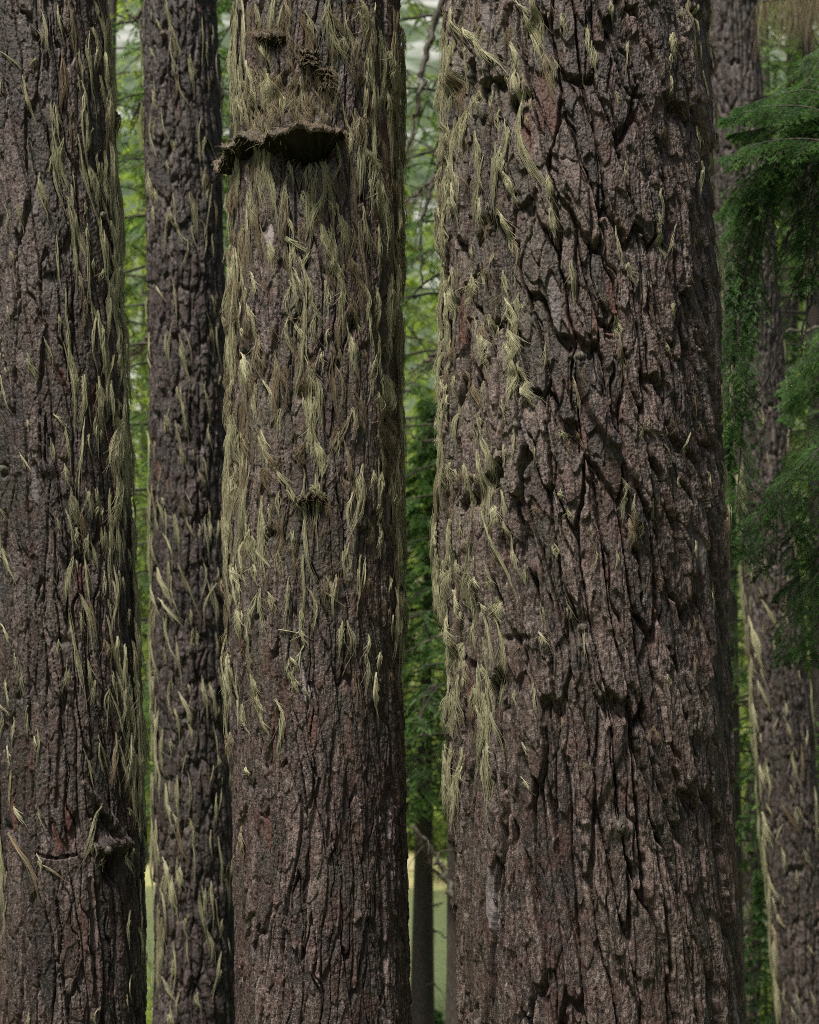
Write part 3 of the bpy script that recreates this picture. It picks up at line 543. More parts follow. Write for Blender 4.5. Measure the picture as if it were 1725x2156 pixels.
# ------------------------------------------------------------------ foliage
def unit(v): return v / (np.linalg.norm(v, axis=-1, keepdims=True) + 1e-9)
def leaf_quads(P, D, W, ln, wd):
    "P base, D direction, W width direction (N,3); ln, wd (N,)"
    a = P - W * wd[:, None] * .3; b = P + W * wd[:, None] * .3
    m1 = P + D * ln[:, None]
    V = np.stack([a, b, m1 + W * wd[:, None] * .5 * .6, m1 - W * wd[:, None] * .5 * .6], 1).reshape(-1, 3)
    return V, np.arange(len(V)).reshape(-1, 4)
def boughs(base, az, L, rng, T=14, M=7, leaf=.05, lw=.016, rise=.12, droop=.5, spread=.34, jit=.35):
    B = len(L)
    dh = np.stack([np.cos(az), np.sin(az), 0 * az], -1); up = np.array([0, 0, 1.])
    t = np.sort(rng.random((B, T)) * .88 + .12, 1)
    def axis(t, sel=None): return base[:, None] + dh[:, None] * (L[:, None] * t)[..., None] + up * (L[:, None] * (rise * t - droop * (.6 + .9 * ((np.arange(B) * .618) % 1))[:, None] * t * t))[..., None]
    A = axis(t)
    sgn = np.where(rng.random((B, T)) < .5, -1., 1.)
    ang = sgn * rng.uniform(.55, 1.15, (B, T))
    ca, sa = np.cos(ang), np.sin(ang)
    d = np.stack([dh[:, None, 0] * ca - dh[:, None, 1] * sa, dh[:, None, 0] * sa + dh[:, None, 1] * ca, rng.normal(-.12, .12, (B, T))], -1); d = unit(d)
    ls = L[:, None] * spread * (1.08 - t) * rng.uniform(.5, 1.2, (B, T)) + .04
    s = (np.arange(M) + rng.random((B, T, M))) / M
    q = A[:, :, None] + d[:, :, None] * (ls[..., None] * s)[..., None] - up * (.42 * ls[..., None] * s * s)[..., None]
    q = q + rng.normal(0, jit * leaf * .5, q.shape)
    la = np.where(rng.random((B, T, M)) < .5, -1., 1.) * rng.uniform(.2, 1.0, (B, T, M))
    dd = d[:, :, None]; cl, sl_ = np.cos(la), np.sin(la)
    ld = np.stack([dd[..., 0] * cl - dd[..., 1] * sl_, dd[..., 0] * sl_ + dd[..., 1] * cl, dd[..., 2] - .25 - .5 * s + rng.normal(0, .25, s.shape)], -1); ld = unit(ld)
    wv = np.cross(ld, up + rng.normal(0, .45, ld.shape)); wv = unit(wv)
    n = B * T * M
    tint = np.clip(.38 + .3 * (rng.random((B, 1, 1)) - .5) + .30 * (s - .5) + .35 * (rng.random((B, T, M)) - .5) + 0 * s, 0, 1).reshape(n)
    V, Q = leaf_quads(q.reshape(n, 3), ld.reshape(n, 3), wv.reshape(n, 3), leaf * rng.uniform(.6, 1.3, n), lw * rng.uniform(.7, 1.3, n))
    tt = np.linspace(0, 1, 7)[None] * np.ones((B, 1)); limb = axis(tt); lr = .008 * L[:, None] * (1.05 - tt) + .002
    tw = np.stack([A, A + d * (ls * .5)[..., None] - up * (.105 * ls)[..., None], A + d * ls[..., None] - up * (.42 * ls)[..., None]], 2).reshape(B * T, 3, 3)
    return V, Q, np.repeat(tint, 4), limb, lr, tw
def fol(name, V, Q, c, m, parent): return part(name, V, Q, m, parent, {'tint': np.stack([c, c, c, np.ones_like(c)], -1)})

def curve3(pts, K=24):
    pts = np.asarray(pts, float); d = np.concatenate([[0], np.cumsum(np.linalg.norm(np.diff(pts, axis=0), axis=1))]); t = np.linspace(0, d[-1], K)
    n = len(pts); out = np.zeros((K, 3)); m = np.gradient(pts, d, axis=0)
    i = np.clip(np.searchsorted(d, t, 'right') - 1, 0, n - 2); h = d[i + 1] - d[i]; u = ((t - d[i]) / h)[:, None]; h = h[:, None]
    return (2*u**3 - 3*u**2 + 1) * pts[i] + (u**3 - 2*u**2 + u) * h * m[i] + (-2*u**3 + 3*u**2) * pts[i+1] + (u**3 - u**2) * h * m[i+1]
def beard(P, L, n, rng, rad, spread=.03):
    "free hanging strands below the points P (K,3)"
    i = rng.integers(0, len(P), n); K = 8; t = np.linspace(0, 1, K); l = L * rng.uniform(.3, 1.0, n)
    q = P[i][:, None] + np.stack([rng.standard_normal((n, 1)) * spread * t ** .7 + .01 * np.sin(t * 6 + rng.random((n, 1)) * 6), rng.standard_normal((n, 1)) * spread * t ** .7, -l[:, None] * t], -1)
    V, Q = tubes(q, rad * (1.1 - .8 * t)[None] * rng.uniform(.7, 1.3, (n, 1)))
    c = np.repeat(rng.uniform(.1, .8, n), K * 3); return V, Q, np.stack([c, c, c, np.ones_like(c)], -1)
def dead_branch(o, pts, Y, r0, lich, rng, name='dead_branch'):
    P = curve3([at(p[0], p[1], Y + (p[2] if len(p) > 2 else 0)) for p in pts], 30)
    P[1:-1] += rng.normal(0, r0 * mpp(Y) * .35, (28, 3))
    t = np.linspace(0, 1, 30); bits = [tubes(P[None], (r0 * mpp(Y) * (1.05 - .7 * t) * rng.uniform(.75, 1.25, 30))[None], 7)]
    for j in range(9):      # snapped side twigs
        k = rng.integers(4, 28); d = unit(rng.normal(0, 1, 3) + np.array([0, 0, -.4])); l = rng.uniform(4, 16) * r0 * mpp(Y) * .5
        tt = np.linspace(0, 1, 5)[:, None]; q = P[k] + d * l * tt + np.array([0, 0, -.3 * l]) * tt ** 2
        bits.append(tubes(q[None], (r0 * mpp(Y) * .22 * (1 - .8 * tt[:, 0]))[None], 5))
    V, Q, _ = join(bits); c = np.ones((len(V), 4)) * np.array([.4, .4, 0, .3]); c[:, :2] += rng.normal(0, .2, (len(V), 1))
    b = part(name, V, Q, M_DEAD, o, {'bark': c})
    if lich:
        V, Q, C = beard(P[3:], lich * mpp(Y), 320 if lich > 100 else 160, rng, .0016 if lich > 100 else .0011, .05 if lich > 100 else .02); part('lichen', V, Q, M_LICHB, b, {'tint': C})

def conifer(x, y, H, Rc, seed, label, m, nb=90, T=13, M=6, leaf=.06, lw=.02, z_lo=.12, dead=(), tr=None, name='hemlock_tree', group='hemlocks growing behind the big trunks', droop=.5, limb_lich=False):
    rng = np.random.default_rng(seed); zg = float(ground_z(x, y))
    o = thing(name, label, 'tree', (x, y, zg), group)
    tr = tr or H * .013 + .03
    zt = np.linspace(0, 1, 14); lean = rng.normal(0, .015, 2) * H
    P = np.stack([x + lean[0] * zt ** 1.5, y + lean[1] * zt ** 1.5, zg - .15 + (H + .15) * zt], -1)[None]
    TV, TQ = tubes(P, (tr * (1.03 - zt) * (1 + .5 * np.exp(-zt * 40)))[None], 12)
    k = (np.arange(nb) + rng.random(nb)) / nb; f = z_lo + (1 - z_lo) * k ** 1.1
    prof = np.minimum((1 - f) * 1.25 + .04, .55 + .6 * f)
    base = np.stack([x + lean[0] * f ** 1.5, y + lean[1] * f ** 1.5, zg + H * f], -1)
    L = Rc * np.clip(prof, .06, 1) * rng.uniform(.65, 1.15, nb)
    az = (np.arange(nb) * 2.399 + rng.normal(0, .35, nb))
    V, Q, c, limb, lr, tw = boughs(base, az, L, rng, T, M, leaf, lw, droop=droop)
    LV, LQ = tubes(limb, lr, 5)
    WV, WQ = tubes(tw, np.full((len(tw), 3), leaf * .05) * np.array([1.3, 1, .5]), 3)
    def bcol(v): c_ = np.ones((len(v), 4)) * np.array([.5, .5, 0, 0]); c_[:, :2] += rng.normal(0, .12, (len(v), 1)); return c_
    part('trunk', TV, TQ, M_BARKF, o, {'bark': bcol(TV)})
    tv, tq, _ = join([(LV, LQ), (WV, WQ)]); part('branches', tv, tq, M_LIMB, o, {'bark': bcol(tv)})
    fol('crown', V, Q, c, m, o)
    for (pts, Y, r0, lich) in dead: dead_branch(o, pts, Y, r0, lich, rng)
    return o
def px2x(px, Y): return float(at(px, 1078, Y)[0])

BG = [  # px, depth, height, crown radius, trunk radius, material, label, dead branches
    (352, 12.5, 15.0, 1.6, .08, M_FOL_D, 'dark hemlock filling the gap beside the left edge trunk', [([(330, 170), (303, 212), (288, 236), (276, 256)], 12.5, 8, 0), ([(325, 690), (300, 722), (272, 742)], 12.5, 5, 40), ([(300, 20), (285, 40), (262, 20)], 12.5, 6, 0)]),
    (196, 16.0, 15.0, 2.1, .10, M_FOL_L, 'pale green hemlock just behind the dark one in the left gap', []),
    (390, 19.5, 17, 2.6, .12, M_FOL_L, 'yellowish hemlock further back, mostly behind the slim dark trunk', []),
    (470, 15.5, 14, 1.7, .10, M_FOL_M, 'hemlock seen in slivers between the slim dark trunk and the fungus tree', []),
    (962, 12.5, 15.0, 1.5, .07, M_FOL_D, 'dark hemlock with bare dead limbs in the gap left of the widest trunk',
        [([(955, -30), (918, 40), (893, 150), (872, 260), (852, 345)], 12.3, 9, 60), ([(950, 330), (912, 375), (880, 405), (846, 427)], 12.3, 8, 50), ([(914, 375), (898, 430), (885, 500), (892, 600)], 12.3, 6, 0),
         ([(950, 735), (905, 752), (880, 772), (862, 784)], 12.3, 7, 40), ([(957, 1900), (925, 1815), (890, 1760), (858, 1735)], 12.3, 9, 30), ([(955, 880), (905, 930), (856, 912)], 12.3, 6, 0),
         ([(950, 1440), (905, 1450), (890, 1500), (893, 1560)], 12.3, 5, 0), ([(950, 1330), (900, 1350), (850, 1375)], 12.2, 3, 0)]),
    (888, 17.5, 6.5, 1.7, .13, M_FOL_M, 'leafier hemlock on a stout trunk behind the one with dead limbs',
        [([(888, 1880), (905, 1905), (935, 1900)], 17.4, 4, 0), ([(888, 1990), (915, 1960), (940, 1975)], 17.4, 4, 0), ([(886, 1800), (910, 1830), (950, 1850)], 17.4, 5, 30), ([(890, 2080), (912, 2070), (930, 2090)], 17.4, 3, 0)]),
    (800, 20.0, 17, 2.7, .12, M_FOL_L, 'pale green hemlock furthest back in the gap beside the fungus tree', []),
    (985, 36.5, 17, 3.0, .12, M_FOL_L, 'light green hemlock by the water in the gap left of the widest trunk', []),
    (1540, 16.5, 15, 2.0, .11, M_FOL_D, 'dark hemlock between the widest trunk and the leaning trunk', []),
    (1740, 15.5, 14.0, 2.1, .11, M_FOL_M, 'mid green hemlock at the right edge behind the drooping boughs',
        [([(1800, -40), (1700, -20), (1650, -8), (1600, 5)], 11.5, 6, 150), ([(1800, -70), (1730, -40), (1670, -30)], 11.2, 6, 130), ([(1790, 480), (1740, 520), (1690, 560)], 11.5, 5, 60), ([(1800, 640), (1720, 690), (1655, 700)], 12.5, 6, 0)]),
    (1655, 19.0, 15, 2.1, .16, M_FOL_M, 'hemlock with a thick pale trunk glimpsed right of the leaning trunk', []),
    (1600, 36.5, 17, 2.8, .12, M_FOL_L, 'bright yellow-green hemlock behind the leaning trunk', []),
    (1790, 20.3, 17, 2.7, .12, M_FOL_L, 'bright hemlock furthest right, at the frame edge', []),
]
for k, (px, Y, H, Rc, tr, m, lab, dead) in enumerate(BG):
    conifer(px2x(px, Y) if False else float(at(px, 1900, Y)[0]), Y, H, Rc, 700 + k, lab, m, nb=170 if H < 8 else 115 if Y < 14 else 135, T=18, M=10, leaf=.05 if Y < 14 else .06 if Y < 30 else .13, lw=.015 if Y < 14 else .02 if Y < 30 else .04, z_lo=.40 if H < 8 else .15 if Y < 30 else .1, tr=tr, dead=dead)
FAR = [(200, 43, 15, 3.4, M_FOL_L, 'sunlit conifer across the lake, low in the left gap'), (300, 47, 19, 3.8, M_FOL_L, 'green conifer across the lake behind the slim dark trunk'),
       (480, 45, 17, 3.6, M_FOL_M, 'conifer across the lake, left of the fungus tree'), (845, 46, 16, 3.2, M_FOL_L, 'sunlit yellow-green conifer across the lake in the middle gap'),
       (985, 52, 20, 3.6, M_FOL_L, 'tall conifer across the lake beside the widest trunk'), (1520, 46, 16, 3.4, M_FOL_L, 'sunlit conifer across the lake just right of the widest trunk'), (1640, 50, 19, 3.8, M_FOL_L, 'green conifer across the lake beyond the leaning trunk'),
       (1790, 45, 16, 3.6, M_FOL_L, 'sunlit conifer across the lake at the right edge'), ]
for k, (px, Y, H, Rc, m, lab) in enumerate(FAR):
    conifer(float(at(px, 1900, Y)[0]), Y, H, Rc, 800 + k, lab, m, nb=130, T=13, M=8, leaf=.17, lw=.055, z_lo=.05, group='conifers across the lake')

def shrub(px, Y, h, r, seed, label, m, leaf, group):
    rng = np.random.default_rng(seed); x = float(at(px, 1900, Y)[0]); zg = float(ground_z(x, Y))
    o = thing('shrub', label, 'shrub', (x, Y, zg), group)
    ns = 26; d = unit(np.stack([rng.normal(0, .55, ns), rng.normal(0, .55, ns), np.ones(ns)], -1)); t = np.linspace(0, 1, 6)
    Ls = h * rng.uniform(.6, 1.1, ns); P = np.array([x, Y, zg - .05]) + d[:, None] * (Ls[:, None] * t)[..., None] + rng.normal(0, .02 * h, (ns, 6, 3)) * t[:, None]
    P[..., :2] = np.array([x, Y]) + (P[..., :2] - np.array([x, Y])) * (r / h * 1.3)
    V, Q = tubes(P, .012 * h * (1.1 - t)[None] * np.ones((ns, 1)), 5)
    c = np.ones((len(V), 4)) * np.array([.5, .5, 0, 0]); part('stem', V, Q, M_BARKF, o, {'bark': c})
    n = 5200; i = rng.integers(0, ns, n); u = rng.uniform(.25, 1.0, n); k = np.clip((u * 5).astype(int), 0, 4); f = (u * 5 - k)[:, None]
    q = P[i, k] * (1 - f) + P[i, k + 1] * f + rng.normal(0, .10 * h, (n, 3)); q[:, 2] = np.maximum(q[:, 2], zg)
    D = unit(rng.normal(0, 1, (n, 3)) + np.array([0, 0, -.2])); W = unit(np.cross(D, rng.normal(0, 1, (n, 3))))
    V, Q = leaf_quads(q, D, W, leaf * rng.uniform(.6, 1.3, n), leaf * .55 * rng.uniform(.7, 1.3, n))
    fol('foliage', V, Q, np.repeat(np.clip(.5 + .3 * rng.standard_normal(ns)[i] * .6 + .2 * rng.standard_normal(n), 0, 1), 4), m, o)
for k, (px, Y, h, r, lab) in enumerate([(318, 19.5, 1.5, .8, 'low leafy shrub at the bottom of the left gap, on the near bank'), (905, 19.8, .45, .4, 'small shrub on the near bank in the middle gap'),
                                        (1620, 21.0, 1.6, .9, 'leafy shrub on the near bank at the foot of the leaning trunk')]):
    shrub(px, Y, h, r, 900 + k, lab, M_FOL_L, .05, 'shrubs on the near bank')
for k, (px, Y, H, lab) in enumerate([(918, 19.6, .8, 'knee-high hemlock sapling at the very bottom of the middle gap'),
                                     (1612, 18.0, 2.3, 'hemlock sapling low between the thin lichen-dotted trunk and the leaning trunk')]):
    conifer(float(at(px, 1900, Y)[0]), Y, H, .55, 960 + k, lab, M_FOL_D, nb=70, T=12, M=8, leaf=.05, lw=.016, z_lo=.04, tr=.02, name='hemlock_sapling', group='saplings on the near bank')
for k, (px, Y, h, r, lab) in enumerate([(270, 39.5, 2.2, 1.8, 'yellowish shrub across the water in the left gap'), (330, 42, 2.6, 2.2, 'yellowish shrub across the water behind the slim dark trunk'), (870, 40.5, 1.8, 1.4, 'yellowish shrub across the water in the middle gap'),
                                        (950, 41, 2.6, 1.9, 'yellowish shrub across the water beside the widest trunk'), (1600, 40, 2.4, 1.9, 'yellowish shrub across the water left of the leaning trunk'), (1700, 41.5, 2.6, 2.2, 'yellowish shrub across the water at the right edge')]):
    shrub(px, Y, h, r, 930 + k, lab, M_SHRUB, .13, 'shrubs across the water')

# ------------------------------------------------------------------ the hemlock at the right whose boughs droop into view
def spray(stem, rng, lt=.16, sp=.017, droop=.45, nl=.013, nw=.0031, plane=None, tipf=.25, up_only=False):
    S = curve3(stem, 60); L = float(np.sum(np.linalg.norm(np.diff(S, axis=0), axis=1)))
    N = max(8, int(L / sp)); u = (np.arange(N) + rng.random(N)) / N
    f = u * 58.9; i = f.astype(int); a = (f - i)[:, None]; p = S[i] * (1 - a) + S[i + 1] * a; Tn = unit(S[i + 1] - S[i])
    pn = unit((plane if plane is not None else np.array([0, -.35, 1.])) + rng.normal(0, .22, (N, 3)))
    sd = unit(np.cross(Tn, pn)) * np.where(np.arange(N) % 2 == 0, 1., -1.)[:, None]
    ang = rng.uniform(.7, 1.15, N)[:, None]; d = unit(sd * np.sin(ang) + Tn * np.cos(ang))
    l = lt * (np.minimum(1, (1 - u) * 1.6 + tipf)) * (.45 + .55 * np.minimum(1, u * 4)) * rng.uniform(.55, 1.15, N)
    M = 9; s = (np.arange(M)[None] + rng.random((N, M)) * .8 + .2) / M
    q = p[:, None] + d[:, None] * (l[:, None] * s)[..., None]; q[..., 2] -= droop * l[:, None] * s * s
    d2 = d[:, None] + np.array([0, 0, -1.]) * (2 * droop * s)[..., None]; d2 = unit(d2)
    sg = np.where((np.arange(M) % 2 == 0), 1., -1.)[None, :, None]
    sid = unit(np.cross(d2, pn[:, None])) * sg
    an = rng.uniform(.6, 1.0, (N, M, 1)); e = unit(d2 * np.cos(an) + sid * np.sin(an) + rng.normal(0, .1, (N, M, 3)))
    ls = (.42 * l[:, None] * (1.1 - s) + .010) * rng.uniform(.7, 1.2, (N, M))
    K = 9; t = (np.arange(K) + .5) / K
    r = q[:, :, None] + e[:, :, None] * (ls[..., None] * t)[..., None]; r[..., 2] -= .35 * ls[..., None] * t * t
    pos, dr, wv, tn = [], [], [], []
    tb = np.clip(.42 + .22 * rng.standard_normal((N, 1, 1)) * .8 + .35 * (s[..., None] * .5 + t * .5 - .5), 0, 1) * np.ones((N, M, K))
    for sgn in (-1., 1.):
        ns = unit(np.cross(e, pn[:, None]))[:, :, None] * sgn
        nd_ = unit(e[:, :, None] * .55 + ns * .85 + rng.normal(0, .14, r.shape) + np.array([0, 0, -.12]))
        pos.append(r.reshape(-1, 3)); dr.append(nd_.reshape(-1, 3)); wv.append(unit(np.cross(nd_, pn[:, None, None] + rng.normal(0, .35, r.shape))).reshape(-1, 3)); tn.append(tb.reshape(-1))
    pos, dr, wv, tn = map(np.concatenate, (pos, dr, wv, tn)); n = len(pos)
    V, Q = leaf_quads(pos, dr, wv, nl * rng.uniform(.7, 1.25, n), nw * rng.uniform(.8, 1.2, n))
    tw = np.stack([p, p + d * (l * .5)[:, None] - np.array([0, 0, 1]) * (droop * l * .25)[:, None], p + d * l[:, None] - np.array([0, 0, 1]) * (droop * l)[:, None]], 1)
    return (V, Q, np.repeat(np.clip(tn + .12 * rng.standard_normal(n), 0, 1), 4)), S, tw
HX, HY = 2.95, 8.6
def front_hemlock():
    rng = np.random.default_rng(77); zg = float(ground_z(HX, HY))
    o = thing('hemlock_tree', 'near hemlock whose dark green boughs droop in from the right edge', 'tree', (HX, HY, zg))
    zt = np.linspace(0, 1, 60); H = 11
    P = np.stack([HX + .03 * np.sin(zt * 9), HY + 0 * zt, zg - .1 + H * zt], -1)[None]
    V, Q = tubes(P, (.17 * (1.05 - zt) * (1 + .5 * np.exp(-zt * 30)))[None], 20); c = np.ones((len(V), 4)) * np.array([.5, .5, 0, 0]); c[:, :2] += rng.normal(0, .15, (len(V), 1))
    part('trunk', V, Q, M_BARKF, o, {'bark': c})
    B = {   # each bough: its sprays as pixel polylines (x, y) with depth
      (0, 3.55): [([(1800, 262), (1690, 224), (1610, 226), (1522, 250)], 7.9), ([(1800, 225), (1700, 190), (1630, 202), (1555, 228)], 8.1), ([(1780, 305), (1680, 292), (1600, 302), (1530, 332)], 7.8),
            ([(1760, 260), (1690, 262), (1620, 268), (1540, 285)], 8.0), ([(1700, 295), (1640, 330), (1580, 372), (1525, 440)], 7.9), ([(1720, 310), (1650, 352), (1600, 398), (1548, 470)], 8.1)],
      (1, 3.35): [([(1690, 300), (1600, 385), (1553, 480), (1537, 620)], 8.0), ([(1640, 340), (1592, 450), (1567, 600), (1552, 760)], 8.1), ([(1600, 420), (1562, 620), (1547, 820), (1540, 1000)], 8.0),
            ([(1625, 400), (1600, 540), (1588, 640), (1575, 740)], 8.2), ([(1575, 760), (1562, 920), (1552, 1060), (1546, 1170)], 8.0), ([(1570, 560), (1545, 700), (1535, 820), (1530, 930)], 8.1)],
      (2, 4.2): [([(1800, 40), (1745, 100), (1700, 170), (1655, 235)], 8.2), ([(1810, 130), (1760, 160), (1715, 210), (1690, 290)], 8.0), ([(1810, 270), (1740, 330), (1706, 420), (1695, 520)], 8.1),
            ([(1810, 350), (1755, 400), (1720, 470), (1700, 600)], 8.0), ([(1800, 180), (1740, 240), (1690, 320), (1660, 420)], 8.2)],
      (3, 2.35): [([(1810, 890), (1720, 950), (1650, 1020), (1592, 1090), (1566, 1185)], 7.9), ([(1810, 950), (1735, 1020), (1690, 1100), (1664, 1190)], 8.0), ([(1720, 955), (1645, 1050), (1612, 1130), (1600, 1210)], 8.1),
            ([(1810, 1020), (1745, 1100), (1712, 1200), (1694, 1300)], 8.0), ([(1800, 860), (1720, 900), (1680, 950), (1640, 1000)], 8.2), ([(1790, 930), (1730, 960), (1670, 1010), (1625, 1100)], 8.0)],
      (4, 2.0): [([(1820, 1130), (1740, 1190), (1692, 1250), (1664, 1330), (1655, 1390)], 7.9), ([(1820, 1200), (1745, 1270), (1712, 1330), (1695, 1390)], 8.0), ([(1820, 1080), (1760, 1130), (1700, 1200), (1640, 1260)], 8.1)],
      (5, 2.8): [([(1820, 690), (1745, 735), (1690, 785), (1645, 825)], 9.0), ([(1820, 770), (1740, 800), (1690, 830), (1660, 870)], 9.1), ([(1820, 640), (1760, 680), (1720, 730), (1700, 790)], 9.0)],
    }
    for (k, zr), ss in B.items():
        leafs, wood = [], []
        hub = np.array([HX - .1, HY, zr])
        jr = np.random.default_rng(k + 5); ss = ss if k in (1, 3, 4) else ss + [([(x + jr.normal(0, 9) + 4, y + jr.normal(0, 14) + 10) for x, y in pts], Y + jr.uniform(.08, .3)) for pts, Y in ss]
        for pts, Y in ss:
            stem = [at(x, y, Y) for x, y in pts]
            (V, Q, c), S, tw = spray(stem, rng, lt=.18 if k not in (1,) else .13, droop=.4 if k != 1 else .8)
            leafs.append((V, Q, c))
            t = np.linspace(0, 1, len(S)); wood.append(tubes(S[None], (.006 * (1.1 - t))[None], 5)); wood.append(tubes(tw, np.full((len(tw), 3), .0012)))
            if pts[0][0] > 1725:
                cn = curve3([hub, hub * .5 + S[0] * .5 + np.array([0, 0, .08]), S[0], S[8]], 20); wood.append(tubes(cn[None], np.linspace(.022, .006, 20)[None], 6))
        V, Q, _ = join(wood); c = np.ones((len(V), 4)) * np.array([.35, .35, 0, 0])
        b = part('branch', V, Q, M_DEAD, o, {'bark': c})
        V, Q, c = join(leafs); fol('foliage', V, Q, c, M_NEEDLE, b)
    tws = []
    for pts in ([(1712, 300), (1682, 430), (1642, 560), (1610, 705)], [(1730, 400), (1692, 560), (1645, 680), (1625, 800)], [(1735, 330), (1720, 520), (1700, 640), (1690, 760)], [(1600, 480), (1585, 580), (1588, 660)],
                [(1690, 470), (1655, 500), (1640, 540)], [(1725, 560), (1700, 600), (1660, 610)], [(1650, 700), (1620, 790), (1560, 880)], [(1560, 770), (1545, 830), (1540, 880)], [(1715, 620), (1690, 700), (1695, 800)]):
        S = curve3([at(x, y, 8.05) for x, y in pts], 24); S[1:] += rng.normal(0, .004, (23, 3)); tws.append(tubes(S[None], np.linspace(.006, .0015, 24)[None], 5))
        for q in range(7):
            j = rng.integers(3, 23); l = rng.uniform(.04, .14); d = unit(np.array([rng.normal(0, .7), rng.normal(0, .4), -1.])); tt = np.linspace(0, 1, 5)[:, None]
            tws.append(tubes((S[j] + d * l * tt)[None], np.linspace(.0022, .0008, 5)[None], 4))
    V, Q, _ = join(tws); part('bare_twigs', V, Q, M_DEAD, o, {'bark': np.ones((len(V), 4)) * np.array([.2, .2, 0, 0])})
    return o
front_hemlock()

# ------------------------------------------------------------------ bracket fungi and stubs on the trunks
M_CAP = bark_mat('fungus_crust', (.018, .010, .006), (.065, .036, .022), (.19, .13, .08), crust_amt=.6, algae=.4)
M_UNDER_SHADE = bark_mat('fungus_underside_shade', (.0015, .0012, .001), (.003, .0025, .0018), (.007, .006, .004), crust_amt=.0, algae=.03, spec=.05)  # dark rotten wood, colour taken near-black to paint in the hollow's shade
def bracket(T, rim, hu, hd, label, seed, th=.011, rough=1.0, lich=0, drip=0, group=None):
    "rim: (angle deg, pixel row, protrusion m)"
    rng = np.random.default_rng(seed); rim = np.array(rim, float)
    ns = int(max(26, (rim[-1, 0] - rim[0, 0]) * 1.6)); s = np.linspace(rim[0, 0], rim[-1, 0], ns)
    zr = np.array([at(860, q[1], T.D - (T.Rm + q[2]) * cos(radians(q[0])))[2] for q in rim])
    z = np.interp(s, rim[:, 0], zr); p = np.interp(s, rim[:, 0], rim[:, 2]); a = np.radians(s)
    def n1(k, amp):
        x = np.linspace(0, k, ns); g = rng.standard_normal(int(k) + 3); return amp * np.interp(x, np.arange(len(g)), g)
    p = np.maximum(p * (1 + rough * (n1(9, .12) + n1(26, .09) + n1(60, .07))), .002); z = z + rough * (n1(8, .004) + n1(24, .0045) + n1(60, .0025))
    R = T.R(z) + .007; K = 11; hk = np.interp(s, rim[:, 0], rim[:, 3]) if rim.shape[1] > 3 else np.ones(ns)
    def prof(c, inner):     # rows of (radial offset, height offset)
        return np.array([( -.02 * inner[0] + 0, 0)])
    v = np.linspace(0, 1, K)[None]
    fall = p / (p.max() + 1e-6)
    rt = -.025 + (p[:, None] + .025) * v ** .8; zt = hu * fall[:, None] ** .6 * (1 - v) ** 1.6
    jit = lambda A: rng.standard_normal((ns, K)) * A * np.sin(pi * np.clip(v, .1, 1) * .5)
    def build(r, dz):
        rr = R[:, None] + r; zz = z[:, None] + dz
        return np.stack([T.X(zz) + rr * np.sin(a)[:, None], T.D - rr * np.cos(a)[:, None], zz], -1)
    top = build(rt + jit(.0022 * rough), zt + jit(.0025 * rough))
    thk = th * (.5 + fall)[:, None]
    lip_r = np.concatenate([p[:, None] * 1.0, p[:, None] * .99, p[:, None] * .93], 1); lip_z = -thk * np.array([[0, .5, 1.0]])
    lip = build(lip_r + rng.standard_normal((ns, 3)) * .0012 * rough, lip_z + rng.standard_normal((ns, 3)) * .001 * rough); lip[:, 0] = top[:, -1]
    cap = np.concatenate([top, lip[:, 1:]], 1)
    ur = p[:, None] * .93 * (1 - v) ** 1.7 - .06 * v; uz = -thk * (1 - v) - hd * (hk * fall ** .5)[:, None] * v ** .75
    und = build(ur + jit(.003 * rough), uz + jit(.003 * rough)); und[:, 0] = lip[:, -1]
    def q(A):
        n, m = A.shape[:2]; I = np.arange(n * m).reshape(n, m); return np.stack([I[:-1, :-1], I[1:, :-1], I[1:, 1:], I[:-1, 1:]], -1).reshape(-1, 4)
    def col(A):
        c = np.ones((A.shape[0] * A.shape[1], 4)); c[:, 0] = rng.random(len(c)); c[:, 1] = rng.random(len(c)); c[:, 2] = 0; c[:, 3] = .25; return c
    m_ = ns // 2
    o = thing('bracket_fungus', label, 'bracket fungus', tuple(top[m_, 0]), group)
    part('cap', cap.reshape(-1, 3), q(cap), M_CAP, o, {'bark': col(cap)})
    part('underside', und.reshape(-1, 3), q(und), M_UNDER_SHADE, o, {'bark': col(und)})
    if lich:
        Pt = top[:, 2:-2].reshape(-1, 3); n = lich; i = rng.integers(0, len(Pt), n); Kk = 7; t = np.linspace(0, 1, Kk)
        d = unit(np.stack([rng.normal(0, .9, n), rng.normal(-.5, .6, n), rng.normal(-.1, .45, n)], -1)); l = rng.uniform(.015, .055, n)
        P = Pt[i][:, None] + d[:, None] * (l[:, None] * t)[..., None] + np.array([0, 0, -.35]) * (l[:, None] * t ** 2)[..., None] + rng.normal(0, .0016, (n, Kk, 3))
        V, Q = tubes(P, .00055 * (1.1 - .7 * t)[None] * np.ones((n, 1))); c = np.repeat(rng.uniform(0, .8, n), Kk * 3)
        part('lichen_fringe', V, Q, M_LICHB, o, {'tint': np.stack([c, c, c, np.ones_like(c)], -1)})
    if drip:
        V, Q, C = beard(top[1:6, -1], .06, drip, rng, .0009, .02); part('hanging_lichen', V, Q, M_LICH, o, {'tint': C})
    return o
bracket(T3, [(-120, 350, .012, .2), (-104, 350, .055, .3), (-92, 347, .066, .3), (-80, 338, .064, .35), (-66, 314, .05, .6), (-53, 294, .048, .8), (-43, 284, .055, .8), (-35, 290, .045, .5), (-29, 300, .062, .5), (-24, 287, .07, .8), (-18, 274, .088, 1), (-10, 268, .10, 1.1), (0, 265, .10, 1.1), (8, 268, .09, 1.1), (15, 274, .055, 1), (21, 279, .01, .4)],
        .070, .075, 'large dark bracket fungus jutting from the middle trunk under a fringe of lichen', 1, lich=420, drip=160, rough=1.7)
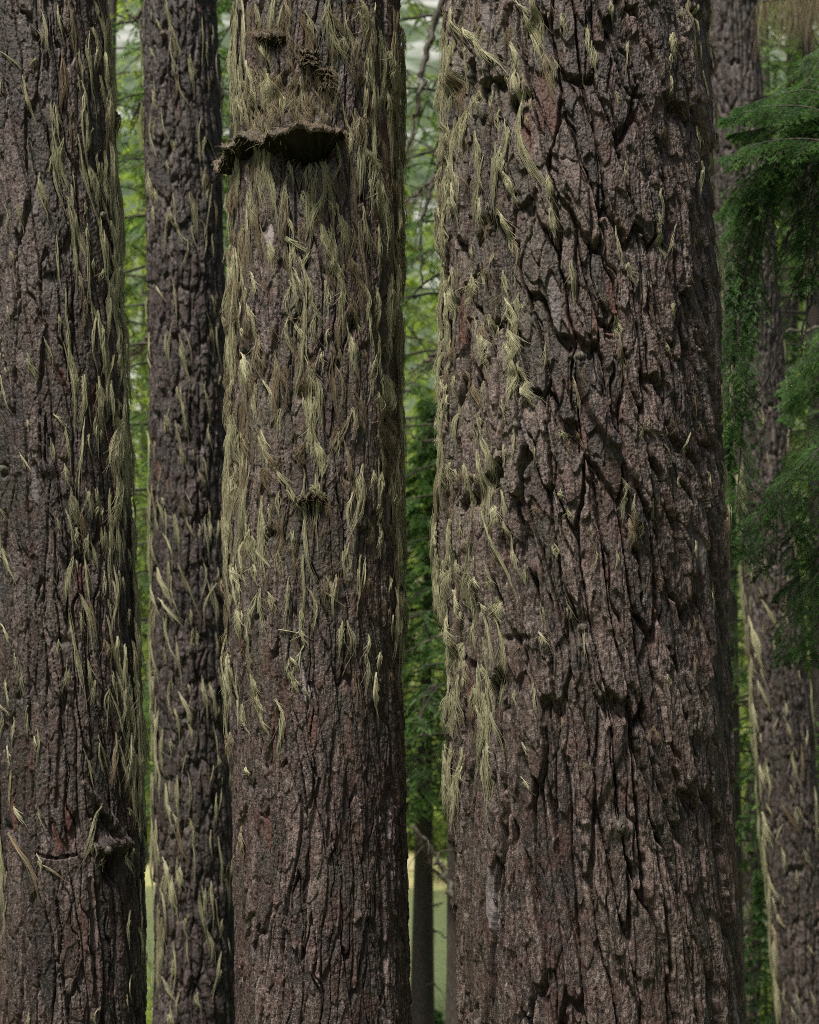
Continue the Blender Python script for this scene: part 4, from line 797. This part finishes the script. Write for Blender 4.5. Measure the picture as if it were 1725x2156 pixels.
bracket(T3, [(-45, 78, .004), (-38, 72, .022), (-30, 69, .028), (-23, 70, .02), (-18, 74, .004)], .03, .05, 'small rusty bracket above the large one, near the top of the middle trunk', 2, lich=260)
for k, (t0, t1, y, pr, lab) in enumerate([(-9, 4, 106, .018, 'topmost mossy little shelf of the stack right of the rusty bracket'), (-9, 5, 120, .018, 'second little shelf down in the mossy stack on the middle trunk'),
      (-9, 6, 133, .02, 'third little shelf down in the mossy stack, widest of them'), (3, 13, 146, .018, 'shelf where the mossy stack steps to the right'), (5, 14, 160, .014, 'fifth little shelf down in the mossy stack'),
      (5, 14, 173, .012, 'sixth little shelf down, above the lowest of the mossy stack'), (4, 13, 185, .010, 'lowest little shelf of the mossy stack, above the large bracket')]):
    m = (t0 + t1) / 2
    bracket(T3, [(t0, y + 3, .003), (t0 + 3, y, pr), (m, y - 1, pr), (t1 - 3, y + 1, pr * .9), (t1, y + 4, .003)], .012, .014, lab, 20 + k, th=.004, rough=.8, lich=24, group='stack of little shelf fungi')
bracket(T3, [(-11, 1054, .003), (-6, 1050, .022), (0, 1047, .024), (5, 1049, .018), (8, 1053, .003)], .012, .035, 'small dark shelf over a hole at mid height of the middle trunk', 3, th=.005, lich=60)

def stub(T, O, px, py, r, l, seed, up=.2, side=0., lich=None):
    rng = np.random.default_rng(seed); th, z = T.pick(px, py); r *= mpp(T.D); l *= mpp(T.D)
    p0 = T.surf(th, z, -.015); d = unit(np.array([sin(th) + side, -cos(th), up])); t = np.linspace(0, 1, 9)
    P = p0 + d * ((l + .015) * t)[:, None]; rr = r * np.array([1.5, 1.2, 1.05, 1, .97, .95, .9, .75, .1]); P[-1] = P[-2] + d * .002
    V, Q = tubes(P[None], rr[None], 14); V = V + rng.normal(0, r * .07, V.shape)
    c = np.ones((len(V), 4)) * np.array([.4, .4, 0, .3]); c[:, :2] += rng.normal(0, .25, (len(V), 1))
    b = part('branch_stub', V, Q, M_DEAD, O, {'bark': c})
    if lich:
        V, Q, C = beard(P[2:], lich * mpp(T.D), 220, rng, .0007, .012); part('lichen', V, Q, M_LICHB, b, {'tint': C})
stub(T1, O1, 252, 244, 9, 26, 5, lich=75, side=.8)
stub(T1, O1, 214, 457, 9, 14, 6); stub(T1, O1, 222, 1786, 8, 10, 7, up=-.3); stub(T1, O1, 5, 990, 8, 12, 8)
stub(T3, O3, 838, 1500, 5, 8, 14, up=-.1); stub(T1, O1, 258, 437, 3, 10, 15, side=.6); stub(T4, O4, 1222, 752, 9, 10, 16); stub(T4, O4, 1466, 345, 4, 7, 17)
stub(T2, O2, 346, 76, 7, 14, 9); stub(T2, O2, 468, 205, 6, 10, 10)
stub(T4, O4, 1228, 1322, 9, 6, 11); stub(T4, O4, 1305, 1742, 12, 6, 12); stub(T3, O3, 640, 832, 7, 8, 13)
# lichen beards hanging from limbs at the upper right
print('BUILD done', len(bpy.data.objects), sum(len(m.polygons) for m in bpy.data.meshes))
